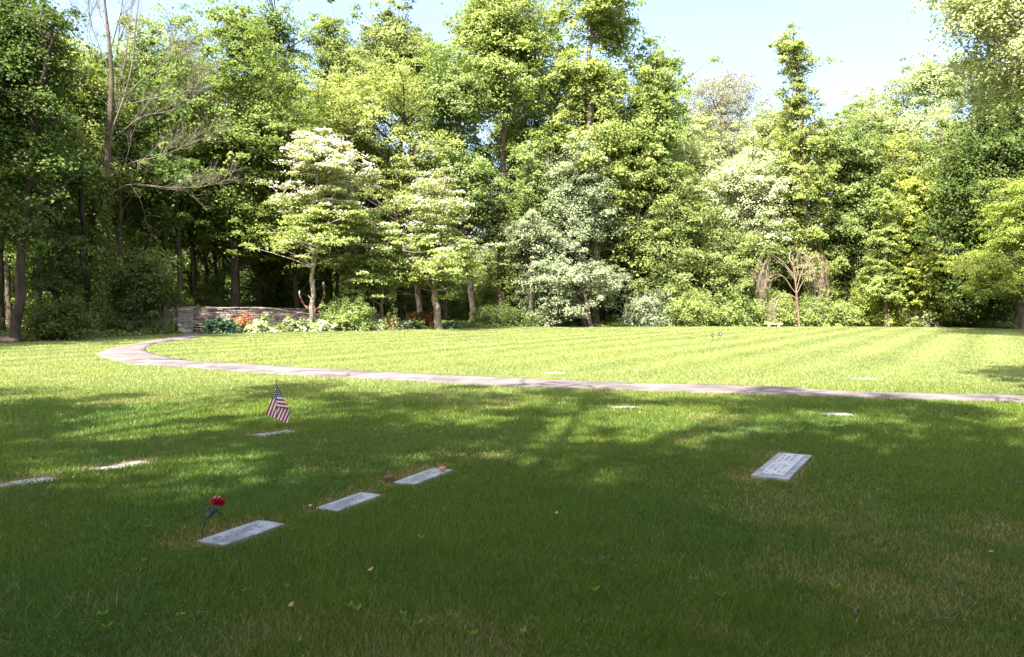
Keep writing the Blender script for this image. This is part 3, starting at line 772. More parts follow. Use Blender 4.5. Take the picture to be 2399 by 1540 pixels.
# steps
s0 = gp(458.5, 44.6); e = empty('garden_steps', (s0[0], 44.6, float(gz(s0[0], 44.6))), 'dark stone steps rising between the pillar and the wall', 'steps')
STEP = rough_mat('step_stone', (.22, .19, .17), (.45, .40, .36), 5, .95, .6)
for k_ in range(4):
    MB().box((0, .2 + .36 * k_, .075 + .14 * k_ - .01), (1.02, .44, .05 + .0), jit=.004).obj('tread', STEP, e)
k = MB()
for k_ in range(4): k.box((0, .32 + .36 * k_ + .4, .025 + .14 * k_ - .03 - (.07 * k_)), (.98, .30 + .8, .11 + .14 * k_), jit=.002)
k.obj('riser', MORT, e)
# terrace behind the steps
k = MB(); k.box((gp(447, 47.6)[0], 47.6, float(gz(0, 47)) + .42), (1.9, 2.6, .25)); o = k.obj('terrace', rough_mat('terrace_turf', (.12, .15, .03), (.25, .27, .07), 8)); tag(o, kind='structure')

# ================================================================== SCULPTURE behind the wall
RUST = rough_mat('rusted_steel', (.14, .055, .035), (.30, .14, .09), 6, .8, .4)
ps = P(738, 740, 52.6); gs = float(gz(ps[0], 52.6)); o3 = np.array([ps[0], 52.6, gs])
e = empty('garden_sculpture', o3, 'rusty curved steel sculpture with pale tips behind the wall', 'sculpture')
MB().box((0, 0, (P(738, 738, 52.6)[2] - gs) / 2), (.36, .3, P(738, 738, 52.6)[2] - gs)).obj('pedestal', RUST, e, bevel=.02)
def sp(x, y, dy=0): return P(x, y, 52.6 + dy) - o3
for pts in ([(736, 730), (748, 722), (756, 708), (760, 692), (760, 672), (757, 660)], [(734, 732), (720, 722), (708, 706), (702, 690)], [(738, 734), (735, 715), (728, 700), (720, 692)]):
    pp = np.array([sp(x, y) for x, y in pts]); tq = np.linspace(0, len(pp) - 1, 20); pp = catmull(pp, tq)
    MB().tube(pp, np.linspace(.10, .05, 20), 10).obj('arm', RUST, e, smooth=True)
for x, y, s_ in ((757, 668, 1), (736, 662, 1.2), (702, 686, 1)):
    c_ = sp(x, y, -.1); k = MB()
    k.tube([c_ + np.array([.02, 0, -.18 * s_]), c_ + np.array([0, 0, -.05]), c_ + np.array([0, 0, .06]), c_ + np.array([.03, 0, .18 * s_])], [.005, .05, .05, .005], 10)
    k.obj('tip', rough_mat('pale_enamel', (.45, .55, .62), (.62, .70, .75), 5, .4), e, smooth=True)

# ================================================================== LEFT EDGE ROCKS, FAR CAR
rock('boulder', 'brown boulder at the wood edge on the far left', (G(14, 804)[0], G(14, 804)[1], G(14, 804)[2] + .08), (1.0, .6, .42), rough_mat('brown_rock', (.10, .06, .04), (.26, .17, .12), 4), 8, 'boulder')
rock('boulder', 'grey mossy boulder beside the second trunk on the left', (G(62, 797)[0], G(62, 797)[1] + .5, G(62, 797)[2] + .12), (.7, .5, .6), rough_mat('grey_rock', (.10, .10, .07), (.22, .21, .16), 4), 9, 'boulder')
pc = P(146, 715, 70.0); gc = float(gz(pc[0], 70.0)); lift_ = 1.0
e = empty('parked_car', (pc[0], 70, gc), 'white car glimpsed between trunks far left in the woods', 'car'); e.rotation_euler = (0, 0, .25)
WHITE = rough_mat('white_paint', (.72, .73, .75), (.8, .8, .82), 3, .3, .0, spec=.5); GLASS = rough_mat('dark_glass', (.03, .04, .05), (.06, .07, .09), 3, .1, 0, spec=.6)
prof = [(-2.2, .35), (-2.25, .8), (-1.9, .98), (-1.2, 1.05), (-.6, 1.5), (.9, 1.52), (1.6, 1.05), (2.15, .95), (2.25, .6), (2.2, .35)]
V = [(x_, -.85 + (.12 if z_ > 1.3 else 0), z_) for x_, z_ in prof] + [(x_, .85 - (.12 if z_ > 1.3 else 0), z_) for x_, z_ in prof]; n_ = len(prof)
MB().add(V, [tuple(range(n_))[::-1], tuple(range(n_, 2 * n_))] + [(i_, (i_ + 1) % n_, (i_ + 1) % n_ + n_, i_ + n_) for i_ in range(n_)]).obj('body', WHITE, e, bevel=.04)
V = [(-1.0, -.87, 1.08), (-.5, -.79, 1.44), (.8, -.79, 1.45), (1.3, -.87, 1.08)]; V += [(x_, y_ + .05, z_) for x_, y_, z_ in V]
MB().add(V, [(0, 1, 2, 3), (7, 6, 5, 4), (0, 4, 5, 1), (1, 5, 6, 2), (2, 6, 7, 3), (3, 7, 4, 0)]).obj('window', GLASS, e)
for wx in (-1.4, 1.4):
    MB().tube([(wx, -.9, .33), (wx, -.68, .33)], [.33, .33], 20).obj('wheel', rough_mat('tyre_rubber', (.015, .015, .015), (.03, .03, .03), 5), e)


# ================================================================== TREES SEEN IN THE PHOTO
def big(*a, **k): return tree(*a, **k)
# ---- left woods
big('tree', 'tall dark tree at the left edge with a crooked trunk near the boulders', 33.5,
    [(34, 805, 30), (48, 640, 27), (62, 480, 22), (72, 330, 18), (85, 230, 15), (122, 110, 11), (108, 10, 7)],
    [(-60, -60, 160), (60, -80, 140), (200, -90, 90), (350, -90, 80), (450, -80, 70), (540, -70, 90)], 'dark', 17000, csize=.75, lsize=.2, gap=.22, seed=21, bark=BARK_D)
big('tree', 'light green tree with a dark trunk between the left edge tree and the bare tree', 43.0,
    [(202, 785, 20), (200, 640, 18), (192, 480, 15), (190, 330, 11), (185, 200, 6)],
    [(70, 150, 235), (150, 110, 255), (260, 90, 240), (360, 85, 245), (440, 100, 235)], 'bright', 15000, csize=.7, lsize=.2, gap=.34, seed=22, bark=BARK_D)
big('tree', 'slim leaning tree with sparse leaves left of the bare tree', 41.0,
    [(150, 785, 11), (140, 700, 11), (128, 600, 9), (122, 480, 6)],
    [(470, 60, 190), (540, 50, 200), (620, 70, 180), (670, 90, 160)], 'dark', 7000, csize=.6, lsize=.18, gap=.4, seed=23, bark=BARK_D)
big('tree', 'dark broad understory tree in front of the woods left of the stone pillar', 42.5,
    [(330, 780, 14), (332, 700, 10), (335, 650, 7)],
    [(600, 290, 370), (640, 255, 395), (690, 245, 392), (720, 255, 385)], 'dark', 9000, csize=.55, lsize=.17, gap=.15, seed=24)
big('tree', 'green tree behind the bare tree, its top left of the big maple', 54.0,
    [(345, 770, 16), (343, 620, 14), (345, 480, 11), (350, 300, 7)],
    [(40, 330, 410), (90, 290, 440), (180, 270, 450), (290, 270, 450), (380, 290, 440), (450, 300, 430)], 'mid', 24000, csize=.85, lsize=.24, gap=.28, seed=25, bark=BARK_D)
big('tree', 'big dense maple behind the stone wall, right of the bare tree', 52.0,
    [(553, 770, 30), (552, 640, 26), (548, 500, 20), (550, 300, 13), (545, 120, 7)],
    [(30, 500, 610), (90, 450, 650), (180, 430, 670), (290, 420, 680), (400, 410, 690), (500, 430, 700), (560, 450, 690)], 'maple', 38000, csize=.95, lsize=.25, gap=.24, seed=26, bark=BARK_D, flat=.35)
big('tree', 'tall airy tree rising above the right of the big maple', 61.0,
    [(655, 760, 22), (650, 560, 19), (640, 300, 14), (640, 100, 9), (650, 20, 5)],
    [(-70, 540, 670), (30, 530, 680), (130, 560, 690), (230, 590, 710), (340, 610, 720), (430, 620, 720)], 'mid', 18000, csize=.9, lsize=.27, gap=.46, bough_f=.6, bough=5, seed=27, bark=BARK_D)
big('tree', 'dark low-branched tree left of the blossoming dogwoods', 56.0,
    [(700, 765, 16), (690, 640, 13), (660, 520, 9)],
    [(430, 580, 700), (500, 570, 720), (560, 560, 740), (620, 570, 740)], 'dark', 15000, csize=.8, lsize=.22, gap=.2, seed=28)
big('tree', 'leafy tree top left of centre between the airy tree and the locust', 63.0,
    [(770, 760, 20), (770, 560, 18), (765, 300, 12), (762, 120, 6)],
    [(45, 745, 775), (95, 725, 830), (160, 705, 850), (230, 700, 860), (320, 700, 850), (400, 700, 850)], 'mid', 18000, csize=.85, lsize=.26, gap=.42, bough_f=.6, bough=5, fit=.95, seed=29)
big('tree', 'tall thin-leaved tree top behind the locust, centre left', 66.0,
    [(940, 760, 22), (940, 560, 18), (940, 300, 12), (935, 80, 6)],
    [(0, 890, 950), (70, 860, 1010), (150, 850, 1040), (220, 860, 1050), (320, 850, 1050)], 'mid', 19000, csize=.85, lsize=.27, gap=.44, bough_f=.6, bough=5, fit=.98, seed=30)
big('honey_locust', 'feathery light green locust behind the two dogwoods with slanting pale limbs', 57.0,
    [(985, 765, 18), (982, 560, 18), (972, 410, 18), (960, 320, 12), (930, 220, 7)],
    [(120, 850, 960), (170, 790, 1020), (210, 740, 1050), (290, 700, 1090), (370, 700, 1100), (440, 720, 1080), (500, 780, 1060), (560, 850, 1050)], 'bright', 34000, csize=.8, lsize=.2, gap=.34, seed=31, flat=.3, bark=BARK_D, limbs=34, limb_r=.15, bough=8, bough_r=1.5, fit=1.0)
# ---- centre
big('tree', 'tall oval-topped tree right of centre with one straight bare lower trunk', 60.0,
    [(1178, 765, 26), (1176, 560, 23), (1178, 400, 18), (1185, 220, 13), (1190, 60, 7)],
    [(-70, 1100, 1240), (20, 1075, 1275), (100, 1065, 1290), (190, 1080, 1290), (280, 1090, 1275), (370, 1085, 1260), (450, 1110, 1250)], 'bright', 27000, csize=.9, lsize=.27, gap=.34, seed=32, fit=1.0, bough_f=.55, bough=5)
big('tree', 'tree with a rough dark trunk between the locust and the tall oval tree', 58.0,
    [(1108, 765, 18), (1095, 560, 20), (1086, 440, 20), (1080, 330, 15), (1070, 210, 9)],
    [(110, 1010, 1110), (180, 1000, 1120), (260, 1010, 1130), (340, 1020, 1140), (430, 1030, 1140), (520, 1050, 1130)], 'mid', 19000, csize=.8, lsize=.24, gap=.34, seed=33, bark=BARK_D)
big('tree', 'broken rough-barked twin trunk tree left of the silvery olive', 58.5,
    [(1243, 765, 24), (1242, 560, 24), (1238, 440, 22), (1242, 330, 16)],
    [(340, 1200, 1290), (420, 1190, 1300), (500, 1200, 1300), (600, 1190, 1290)], 'mid', 9000, csize=.7, lsize=.22, gap=.45, seed=34, bark=BARK_G)
big('tree', 'tallest tree against the open sky with a heavy limb reaching right', 59.0,
    [(1392, 765, 32), (1392, 560, 30), (1390, 360, 25), (1382, 250, 20), (1376, 140, 13), (1400, 10, 7)],
    [(-60, 1340, 1480), (40, 1315, 1480), (120, 1300, 1460), (210, 1290, 1450), (300, 1300, 1520), (380, 1300, 1510), (460, 1310, 1500)], 'bright', 26000, csize=.8, lsize=.28, gap=.33, seed=35, fit=1.0, bough_f=.5, bough=5, limb_r=.12)
big('tree', 'rounded leafy tree top against the sky right of the tallest tree', 60.0,
    [(1470, 765, 24), (1480, 560, 20), (1500, 380, 15), (1530, 250, 9), (1540, 140, 5)],
    [(75, 1515, 1560), (120, 1490, 1580), (190, 1480, 1585), (260, 1480, 1600), (320, 1460, 1590), (390, 1440, 1560)], 'bright', 14500, csize=.75, lsize=.27, gap=.36, seed=36, bough_f=.5, bough=5)
big('olive_tree', 'silvery grey-leaved tree right of centre, standing at the lawn edge', 57.5,
    [(1368, 765, 16), (1360, 650, 13), (1352, 520, 10), (1350, 420, 6)],
    [(345, 1340, 1390), (390, 1290, 1430), (450, 1280, 1435), (520, 1270, 1430), (580, 1260, 1400)], 'silver', 25000, csize=.6, lsize=.18, gap=.2, seed=37)
big('olive_tree', 'silvery bushy tree low at the lawn edge below the tall silvery one', 55.5,
    [(1385, 765, 14), (1375, 710, 11), (1360, 660, 8)],
    [(610, 1260, 1440), (640, 1215, 1470), (680, 1210, 1460), (715, 1220, 1440), (735, 1290, 1420)], 'silver', 18000, csize=.5, lsize=.17, gap=.2, seed=38)
big('olive_tree', 'small silvery tree leaning left beside the rough twin trunk', 56.5,
    [(1245, 765, 10), (1245, 650, 9), (1250, 570, 6)],
    [(515, 1215, 1300), (550, 1195, 1320), (585, 1210, 1300)], 'silver', 8000, csize=.5, lsize=.17, gap=.22, seed=39)
big('tree', 'green leafy tree filling the gap behind the silvery trees', 62.0,
    [(1420, 760, 16), (1420, 600, 12), (1425, 480, 8)],
    [(400, 1300, 1480), (500, 1280, 1500), (600, 1280, 1500), (700, 1290, 1500)], 'mid', 22000, csize=.8, lsize=.24, gap=.12, seed=40)
big('tree', 'bushy fresh green tree between the silvery trees and the cream one', 59.5,
    [(1560, 765, 14), (1562, 620, 12), (1560, 500, 8)],
    [(390, 1540, 1620), (440, 1500, 1660), (520, 1480, 1670), (600, 1480, 1680), (680, 1470, 1690)], 'mid', 34000, csize=.7, lsize=.21, gap=.14, seed=41)
big('tree', 'light green tree behind the fresh green one below the tallest tree limb', 66.0,
    [(1600, 760, 16), (1600, 560, 14), (1600, 420, 8)],
    [(300, 1520, 1660), (370, 1490, 1700), (450, 1480, 1700), (560, 1480, 1700)], 'pale', 21000, csize=.85, lsize=.25, gap=.2, seed=42)
# ---- right
big('tree', 'feathery grey-green tree between the rounded tree top and the grey half-leafed tree', 69.0,
    [(1640, 760, 16), (1640, 560, 13), (1640, 400, 8)], [(270, 1600, 1680), (320, 1570, 1710), (400, 1560, 1720), (480, 1560, 1720)], 'pale', 15000, csize=.8, lsize=.2, gap=.12, seed=71, bough_f=.4)
big('tree', 'pale feathery tree filling the skyline right of the vine-clad tree', 70.0,
    [(1985, 760, 16), (1985, 560, 13), (1980, 400, 8)], [(215, 1950, 2040), (260, 1930, 2110), (330, 1930, 2130), (420, 1930, 2130)], 'pale', 15000, csize=.8, lsize=.2, gap=.12, seed=72, bough_f=.4)
big('tree', 'green tree filling the gap behind the rough twin trunk', 68.0,
    [(1245, 760, 20), (1245, 560, 16), (1240, 420, 10)], [(190, 1200, 1300), (260, 1150, 1340), (350, 1130, 1360), (450, 1130, 1360), (540, 1140, 1350)], 'mid', 24000, csize=.85, lsize=.24, gap=.28, seed=73, bough_f=.5)
big('tree', 'soft green tree between the vine-clad tree and the grey half-leafed tree', 66.0,
    [(1800, 760, 16), (1800, 560, 13), (1795, 400, 8)], [(260, 1770, 1840), (310, 1740, 1860), (400, 1730, 1870), (500, 1730, 1870)], 'pale', 15000, csize=.8, lsize=.22, gap=.2, seed=74, bough_f=.5)
big('tree', 'grey half-leafed tree against the sky right of the tall trees', 70.0,
    [(1710, 760, 20), (1710, 560, 16), (1705, 400, 11), (1690, 280, 7)],
    [(180, 1630, 1750), (220, 1615, 1800), (260, 1610, 1820), (320, 1600, 1830), (400, 1600, 1830), (470, 1620, 1830)], 'bud', 26000, csize=.9, lsize=.17, gap=.08, seed=43, limbs=70, up=.3, bough_f=.3, fit=1.05, bark=BARK_G)
big('tree', 'cream white flowering tree right of centre', 59.0,
    [(1745, 765, 15), (1750, 620, 12), (1755, 500, 8)],
    [(355, 1720, 1800), (400, 1665, 1840), (450, 1650, 1850), (510, 1660, 1860), (560, 1700, 1850)], 'cream', 24000, csize=.6, lsize=.17, gap=.2, seed=44)
big('tree', 'green tree standing below the cream flowering tree behind the hedge', 58.5,
    [(1735, 765, 13), (1738, 660, 10), (1745, 600, 7)],
    [(540, 1670, 1840), (600, 1660, 1850), (660, 1660, 1840), (720, 1670, 1830)], 'mid', 19000, csize=.6, lsize=.2, gap=.1, seed=45)
big('vine_clad_tree', 'tall vine-clad tree with a thin sprig poking into the sky', 58.5,
    [(1900, 765, 18), (1895, 560, 16), (1885, 380, 13), (1878, 250, 10), (1868, 160, 8), (1862, 70, 4)],
    [(50, 1855, 1872), (90, 1832, 1892), (140, 1840, 1905), (190, 1852, 1892), (215, 1848, 1898), (250, 1836, 1920), (310, 1812, 1955), (380, 1805, 1965), (480, 1825, 1965), (600, 1845, 1955), (700, 1850, 1960)], 'bright', 26000, csize=.5, lsize=.2, gap=.12, seed=46, bough_r=1.0, bough_f=.5, limbs=34)
big('tree', 'green rounded tree right of the vine-clad tree', 60.5,
    [(2010, 765, 16), (2010, 560, 14), (2010, 400, 9)],
    [(235, 1960, 2040), (290, 1930, 2070), (370, 1920, 2080), (460, 1920, 2080), (560, 1930, 2080), (660, 1940, 2080)], 'mid', 28000, csize=.7, lsize=.22, gap=.2, seed=47)
big('tree', 'pale yellow-green tree top in the gap left of the dark right-hand tree', 68.0,
    [(2160, 760, 20), (2160, 560, 18), (2155, 400, 12), (2170, 250, 7)],
    [(150, 2180, 2280), (210, 2090, 2310), (280, 2040, 2310), (350, 2050, 2300), (430, 2050, 2300)], 'pale', 26000, csize=.85, lsize=.24, gap=.28, seed=48, fit=1.0)
big('tree', 'warm yellow-green tree with pale forking limbs behind the vine column', 62.0,
    [(2075, 765, 16), (2070, 560, 14), (2060, 430, 10)],
    [(330, 2050, 2150), (390, 2010, 2190), (450, 2010, 2200), (520, 2010, 2180), (600, 2020, 2160)], 'yellow', 16000, csize=.7, lsize=.21, gap=.3, seed=49, bark=BARK_L)
big('vine_clad_snag', 'narrow dead trunk wrapped in vine like a column', 56.5,
    [(2078, 765, 14), (2076, 600, 12), (2074, 450, 8)],
    [(440, 2062, 2092), (470, 2055, 2102), (540, 2050, 2112), (620, 2030, 2112), (690, 2000, 2120)], 'bright', 15000, csize=.28, lsize=.16, gap=.05, seed=50, twigs=False, limbs=0, lump=.12)
big('magnolia_tree', 'large-leaved yellow-green tree with red-brown stems, right side', 56.5,
    [(2190, 765, 18), (2185, 660, 14), (2170, 560, 10)],
    [(430, 2120, 2220), (500, 2110, 2250), (560, 2100, 2270), (630, 2100, 2270), (700, 2120, 2260), (740, 2140, 2240)], 'yellow', 12500, csize=.42, lsize=.38, gap=.26, seed=51, aspect=.55, perclump=22, rnd=.5)
big('tree', 'dense green tree behind the large-leaved tree', 60.0,
    [(2230, 765, 20), (2230, 600, 17), (2225, 450, 12)],
    [(300, 2160, 2300), (370, 2120, 2340), (450, 2110, 2350), (540, 2120, 2350), (640, 2130, 2340), (720, 2130, 2330)], 'mid', 36000, csize=.8, lsize=.22, gap=.14, seed=52)
big('tree', 'tall dark green tree at the right edge of the wood', 52.0,
    [(2385, 765, 30), (2380, 560, 27), (2375, 380, 20), (2390, 200, 10)],
    [(140, 2350, 2450), (230, 2310, 2470), (320, 2270, 2480), (420, 2250, 2490), (520, 2240, 2490), (620, 2270, 2490), (700, 2280, 2480)], 'dark', 42000, csize=.85, lsize=.23, gap=.18, seed=53)
big('tree', 'yellow-green low-branched tree at the right edge in front of the dark one', 46.0,
    [(2450, 775, 16), (2440, 640, 13), (2430, 520, 9)],
    [(425, 2370, 2500), (480, 2335, 2510), (540, 2345, 2510), (600, 2275, 2520), (640, 2290, 2520), (680, 2310, 2510)], 'yellow', 20000, csize=.45, lsize=.15, gap=.22, seed=54, flat=.35)
big('tree', 'pale drooping tree branches hanging into the top right corner', 36.0,
    [(2560, 790, 40), (2540, 500, 36), (2500, 250, 28), (2450, 60, 16)],
    [(-110, 2230, 2600), (-30, 2215, 2600), (40, 2255, 2600), (110, 2265, 2600), (170, 2310, 2600), (230, 2360, 2600)], 'pale', 19000, csize=.6, lsize=.19, gap=.38, seed=55, flat=.9, droop=.8, bark=BARK_G, limbs=22)
# ---- dogwoods
def dogwood(label, Y, trunk, crown, n, seed, nb, bark=BARK_L):
    e, T, O = tree('dogwood_tree', label, Y, trunk, crown, 'hedge', n, bark=bark, csize=.65, flat=.16, lsize=.2, gap=.5, seed=seed, droop=.16, up=.95, rnd=.7, limbs=24, limb_r=.04, bough=9, bough_r=1.15, bough_f=.9, fit=.84, push=False, lump=.9, shell=.8)
    rng = np.random.default_rng(seed + 1)
    k = max(6, int(len(T) * .5)); sel = np.argsort(-(T[:, 2] + rng.normal(0, 1.0, len(T))))[:k]
    C, N, S, v = clump_leaves(T[sel] + np.array([0, 0, .07]), O[sel], int(nb * 2), .6, .16, .13, rng, up=1.3, outw=.2, rnd=.4, droop=.1)
    link('blossom', leaves_mesh('blossom', C, N, S, v, 1.0, rng, fold=.1), e, LK['blossom'])
    return e
dogwood('tall flowering dogwood with white layered blossom and a slim pale trunk', 48.5,
    [(729, 765, 14), (732, 680, 13), (735, 600, 10), (738, 500, 8), (745, 400, 4)],
    [(345, 725, 775), (375, 675, 830), (410, 690, 850), (460, 680, 870), (510, 650, 860), (550, 625, 840), (585, 690, 820)], 13500, 61, 6500)
dogwood('flowering dogwood with a thick leaning trunk right of the tall dogwood', 50.5,
    [(1029, 765, 24), (1020, 690, 20), (1010, 600, 15), (995, 520, 11), (985, 440, 5)],
    [(395, 970, 1040), (430, 940, 1060), (480, 920, 1070), (540, 920, 1090), (590, 940, 1130), (640, 960, 1140)], 11500, 62, 2400, bark=BARK_G)
dogwood('small multi-stemmed dogwood between the two larger dogwoods', 50.8,
    [(893, 765, 11), (896, 700, 9), (900, 650, 7), (895, 590, 4)],
    [(540, 800, 940), (580, 780, 970), (620, 790, 980), (655, 820, 960)], 11000, 63, 1200, bark=BARK_G)

# ---- bare tree with ivy, weeping dead cherry
def twig_tree(paths, rng, starts, gens=2, droop=0.0, per=6, len0=2.0, r0=.03, spread=.7, up=.3):
    """grow twigs from given branch polylines"""
    new = []; cur = starts
    for g_ in range(gens):
        nxt = []
        for pts, rad in cur:
            L = np.linalg.norm(pts[-1] - pts[0])
            for k in range(per):
                f = rng.uniform(.25, 1.0); i_ = f * (len(pts) - 1); a = int(min(i_, len(pts) - 2)); p0 = pts[a] + (pts[a + 1] - pts[a]) * (i_ - a)
                d = pts[min(a + 1, len(pts) - 1)] - pts[a]; d /= np.linalg.norm(d) + 1e-9
                d = d + rng.normal(0, spread, 3) + np.array([0, 0, up]); d /= np.linalg.norm(d)
                ln = len0 * (.55 ** g_) * rng.uniform(.5, 1.2) * (1.15 - f * .5)
                m_ = 6; seg = [p0]; dd = d.copy()
                for s_ in range(m_):
                    dd = dd + rng.normal(0, .12, 3) + np.array([0, 0, -droop]); dd /= np.linalg.norm(dd); seg.append(seg[-1] + dd * ln / m_)
                seg = np.array(seg); rs = r0 * (.55 ** g_)
                new.append((seg, np.linspace(rs, rs * .35, m_ + 1), 4)); nxt.append((seg, None))
        cur = nxt
    return new
rng = np.random.default_rng(77); Yb = 40.0; gb = np.array([P(236, 780, Yb)[0], Yb, float(gz(0, Yb)) - .1])
def bp(x, y, dy=0.0): return P(x, y, Yb + dy) - gb
e = empty('bare_tree', gb, 'tall leafless tree with ivy on its lower trunk and long branches sweeping right', 'tree')
tr = [(236, 783, 32), (240, 640, 26), (245, 480, 21), (250, 380, 19), (258, 270, 16), (262, 190, 13), (255, 90, 9), (246, 10, 6), (242, -60, 4)]
tp = np.array([bp(x, y) for x, y, _ in tr]); tq = np.linspace(0, len(tr) - 1, 40)
tps = catmull(tp, tq); trad = np.interp(tq, range(len(tr)), [w_ * Yb / F / 2 * .82 for *_, w_ in tr])
tps[0] = (0, 0, 0)
main = [(tps, trad, 12)]
limbs_px = [([(252, 370), (262, 310), (280, 260), (295, 215), (310, 150), (318, 60), (330, -30)], 11, -.3),
            ([(258, 260), (275, 215), (290, 160), (300, 90), (310, 0), (312, -60)], 8, .6),
            ([(285, 235), (330, 190), (370, 165), (400, 135), (430, 130)], 6, .3),
            ([(283, 250), (340, 235), (390, 225), (440, 205), (470, 190)], 5, -.8),
            ([(248, 430), (275, 400), (320, 378), (370, 368), (430, 345), (500, 315)], 7, -.5),
            ([(246, 470), (280, 440), (320, 432), (370, 438), (430, 440), (490, 435), (540, 420)], 6, -.3),
            ([(255, 330), (285, 310), (330, 275), (390, 262), (450, 240)], 6, .8),
            ([(261, 200), (240, 150), (215, 110), (190, 85), (175, 60)], 5, .2),
            ([(259, 120), (272, 70), (285, 20), (290, -40)], 5, -.4),
            ([(253, 80), (235, 30), (225, -30)], 5, .3),
            ([(250, 150), (215, 60), (205, -10)], 4, -.3),
            ([(255, 250), (225, 220), (195, 190), (170, 180)], 4, -.4)]
st = []
for pts, w_, dy in limbs_px:
    pp = np.array([bp(x, y, dy * 2.2 * k_ / (len(pts) - 1)) for k_, (x, y) in enumerate(pts)])
    pp = catmull(pp, np.linspace(0, len(pts) - 1, 16)); r_ = w_ * Yb / F / 2 * .55
    main.append((pp, np.linspace(r_, r_ * .3, 16), 7)); st.append((pp, None))
main += twig_tree(None, rng, st, gens=2, per=10, len0=2.0, r0=.011, spread=.45, up=.4)
tw2 = twig_tree(None, rng, [(st[i_][0][7:], None) for i_ in (2, 3, 4, 5, 6)], gens=2, per=10, len0=1.7, r0=.010, spread=.4, up=.45)
link('trunk', tubes_mesh('trunk', main[:1]), e, BARK)
for k_ in range(1, 1 + len(limbs_px)): link('limb', tubes_mesh('limb', [main[k_]]), e, BARK_G)
o = link('twigs', tubes_mesh('twigs', main[1 + len(limbs_px):] + tw2), e, TWIG_G); o.name = 'twig_spray'
n = 5200; f = rng.random(n) * 13; i_ = f; fa = np.floor(i_).astype(int)
pos = tps[fa] + (tps[fa + 1] - tps[fa]) * (i_ - fa)[:, None]; rr2 = np.interp(i_, range(40), trad)
th = rng.uniform(0, 6.283, n); out = np.stack([np.cos(th), np.sin(th), np.zeros(n)], 1)
C = pos + out * (rr2 + np.abs(rng.normal(.06, .09, n)))[:, None]
link('ivy', leaves_mesh('ivy', C, out + rng.normal(0, .4, (n, 3)) + np.array([0, 0, .3]), rng.uniform(.08, .16, n), rng.random(n), .9, rng), e, LK['dark'])

rng = np.random.default_rng(99); Yw = 56.4; gw = np.array([P(1870, 765, Yw)[0], Yw, float(gz(0, Yw)) - .05])
def wp(x, y, dy=0.0): return P(x, y, Yw + dy) - gw
e = empty('weeping_tree', gw, 'dead weeping cherry with reddish hanging twigs in front of the hedge', 'tree')
tp = np.array([wp(1873, 768), wp(1871, 735), wp(1868, 708), wp(1866, 680), wp(1862, 640), wp(1858, 600)])
tps = catmull(tp, np.linspace(0, 5, 16))
link('trunk', tubes_mesh('trunk', [(tps, np.linspace(.09, .035, 16), 8)]), e, rough_mat('dead_red_bark', (.10, .055, .04), (.24, .15, .11), 6))
LW = [[(1868, 690), (1855, 675), (1842, 655), (1828, 645), (1805, 650), (1790, 670)], [(1865, 660), (1845, 630), (1820, 610), (1800, 592), (1785, 597), (1776, 615)],
      [(1864, 650), (1840, 620), (1815, 600), (1795, 610), (1783, 640)], [(1862, 625), (1850, 605), (1855, 585), (1860, 578), (1868, 590)],
      [(1867, 680), (1878, 640), (1895, 612), (1912, 600), (1925, 620), (1930, 650)], [(1867, 690), (1885, 655), (1900, 640), (1918, 650), (1925, 675)],
      [(1866, 660), (1870, 630), (1868, 600), (1880, 590), (1890, 610)], [(1866, 700), (1850, 690), (1830, 690), (1815, 700)]]
st = []; main = []
for k_, pts in enumerate(LW):
    dy = rng.uniform(-1.3, 1.3)
    pp = np.array([wp(x, y, dy * q_ / (len(pts) - 1)) for q_, (x, y) in enumerate(pts)]); pp = catmull(pp, np.linspace(0, len(pts) - 1, 14))
    link('branch', tubes_mesh('branch', [(pp, np.linspace(.024, .009, 14), 6)]), e, TWIG_R); st.append((pp[4:], None))
tw = twig_tree(None, rng, st, gens=2, per=9, len0=2.1, r0=.007, spread=.4, up=-.1, droop=.38)
link('twig_curtain', tubes_mesh('twig_curtain', tw), e, TWIG_R)

# ================================================================== SHRUBS
bush('hosta', 'blue-green hosta at the left end of the flower bed by the steps', 44.0, 482, 548, 764, 'blue', 1500, 'plant', lsize=.26, csize=.3)
bush('garden_plant', 'small yellow-green plant between the blue hosta and the red azalea', 44.6, 528, 560, 771, 'bright', 700, 'plant', lsize=.16, csize=.2)
bush('azalea', 'red flowering azalea in front of the left part of the stone wall', 45.3, 536, 600, 740, 'pink', 1500, lsize=.1, csize=.22, gap=.4, extra=('red', 420, .12, 'blossom'))
bush('hosta', 'white-edged hosta just right of the left azalea', 45.2, 576, 630, 761, 'varieg', 1500, 'plant', lsize=.24, csize=.28)
bush('garden_plant', 'low green plant between two white-edged hostas', 46.5, 628, 668, 770, 'bright', 900, 'plant', lsize=.14, csize=.2)
bush('tall_plant', 'thin upright coppery plant against the stone wall', 47.0, 671, 686, 737, 'pink', 380, 'plant', lsize=.12, csize=.12, gap=.05)
bush('hosta', 'greyish white-edged hosta under the thin upright plant', 46.9, 662, 706, 755, 'silver', 1300, 'plant', lsize=.2, csize=.24)
bush('hosta', 'wide white-edged hosta at the foot of the tall dogwood', 47.2, 700, 772, 759, 'varieg', 2300, 'plant', lsize=.22, csize=.26)
bush('round_shrub', 'big rounded light green shrub in the middle of the flower bed', 48.6, 768, 870, 705, 'hedge', 11000, lsize=.15, csize=.35, gap=.12)
bush('garden_plant', 'white-leaved plant right of the big rounded shrub', 49.2, 862, 898, 757, 'varieg', 900, 'plant', lsize=.16, csize=.2)
bush('garden_plant', 'straw-pink plant right of the white-leaved plant', 50.2, 888, 932, 744, 'pink', 1300, 'plant', lsize=.14, csize=.22)
bush('hosta', 'green and white hosta left of the right azalea', 50.6, 925, 962, 757, 'silver', 1000, 'plant', lsize=.2, csize=.22)
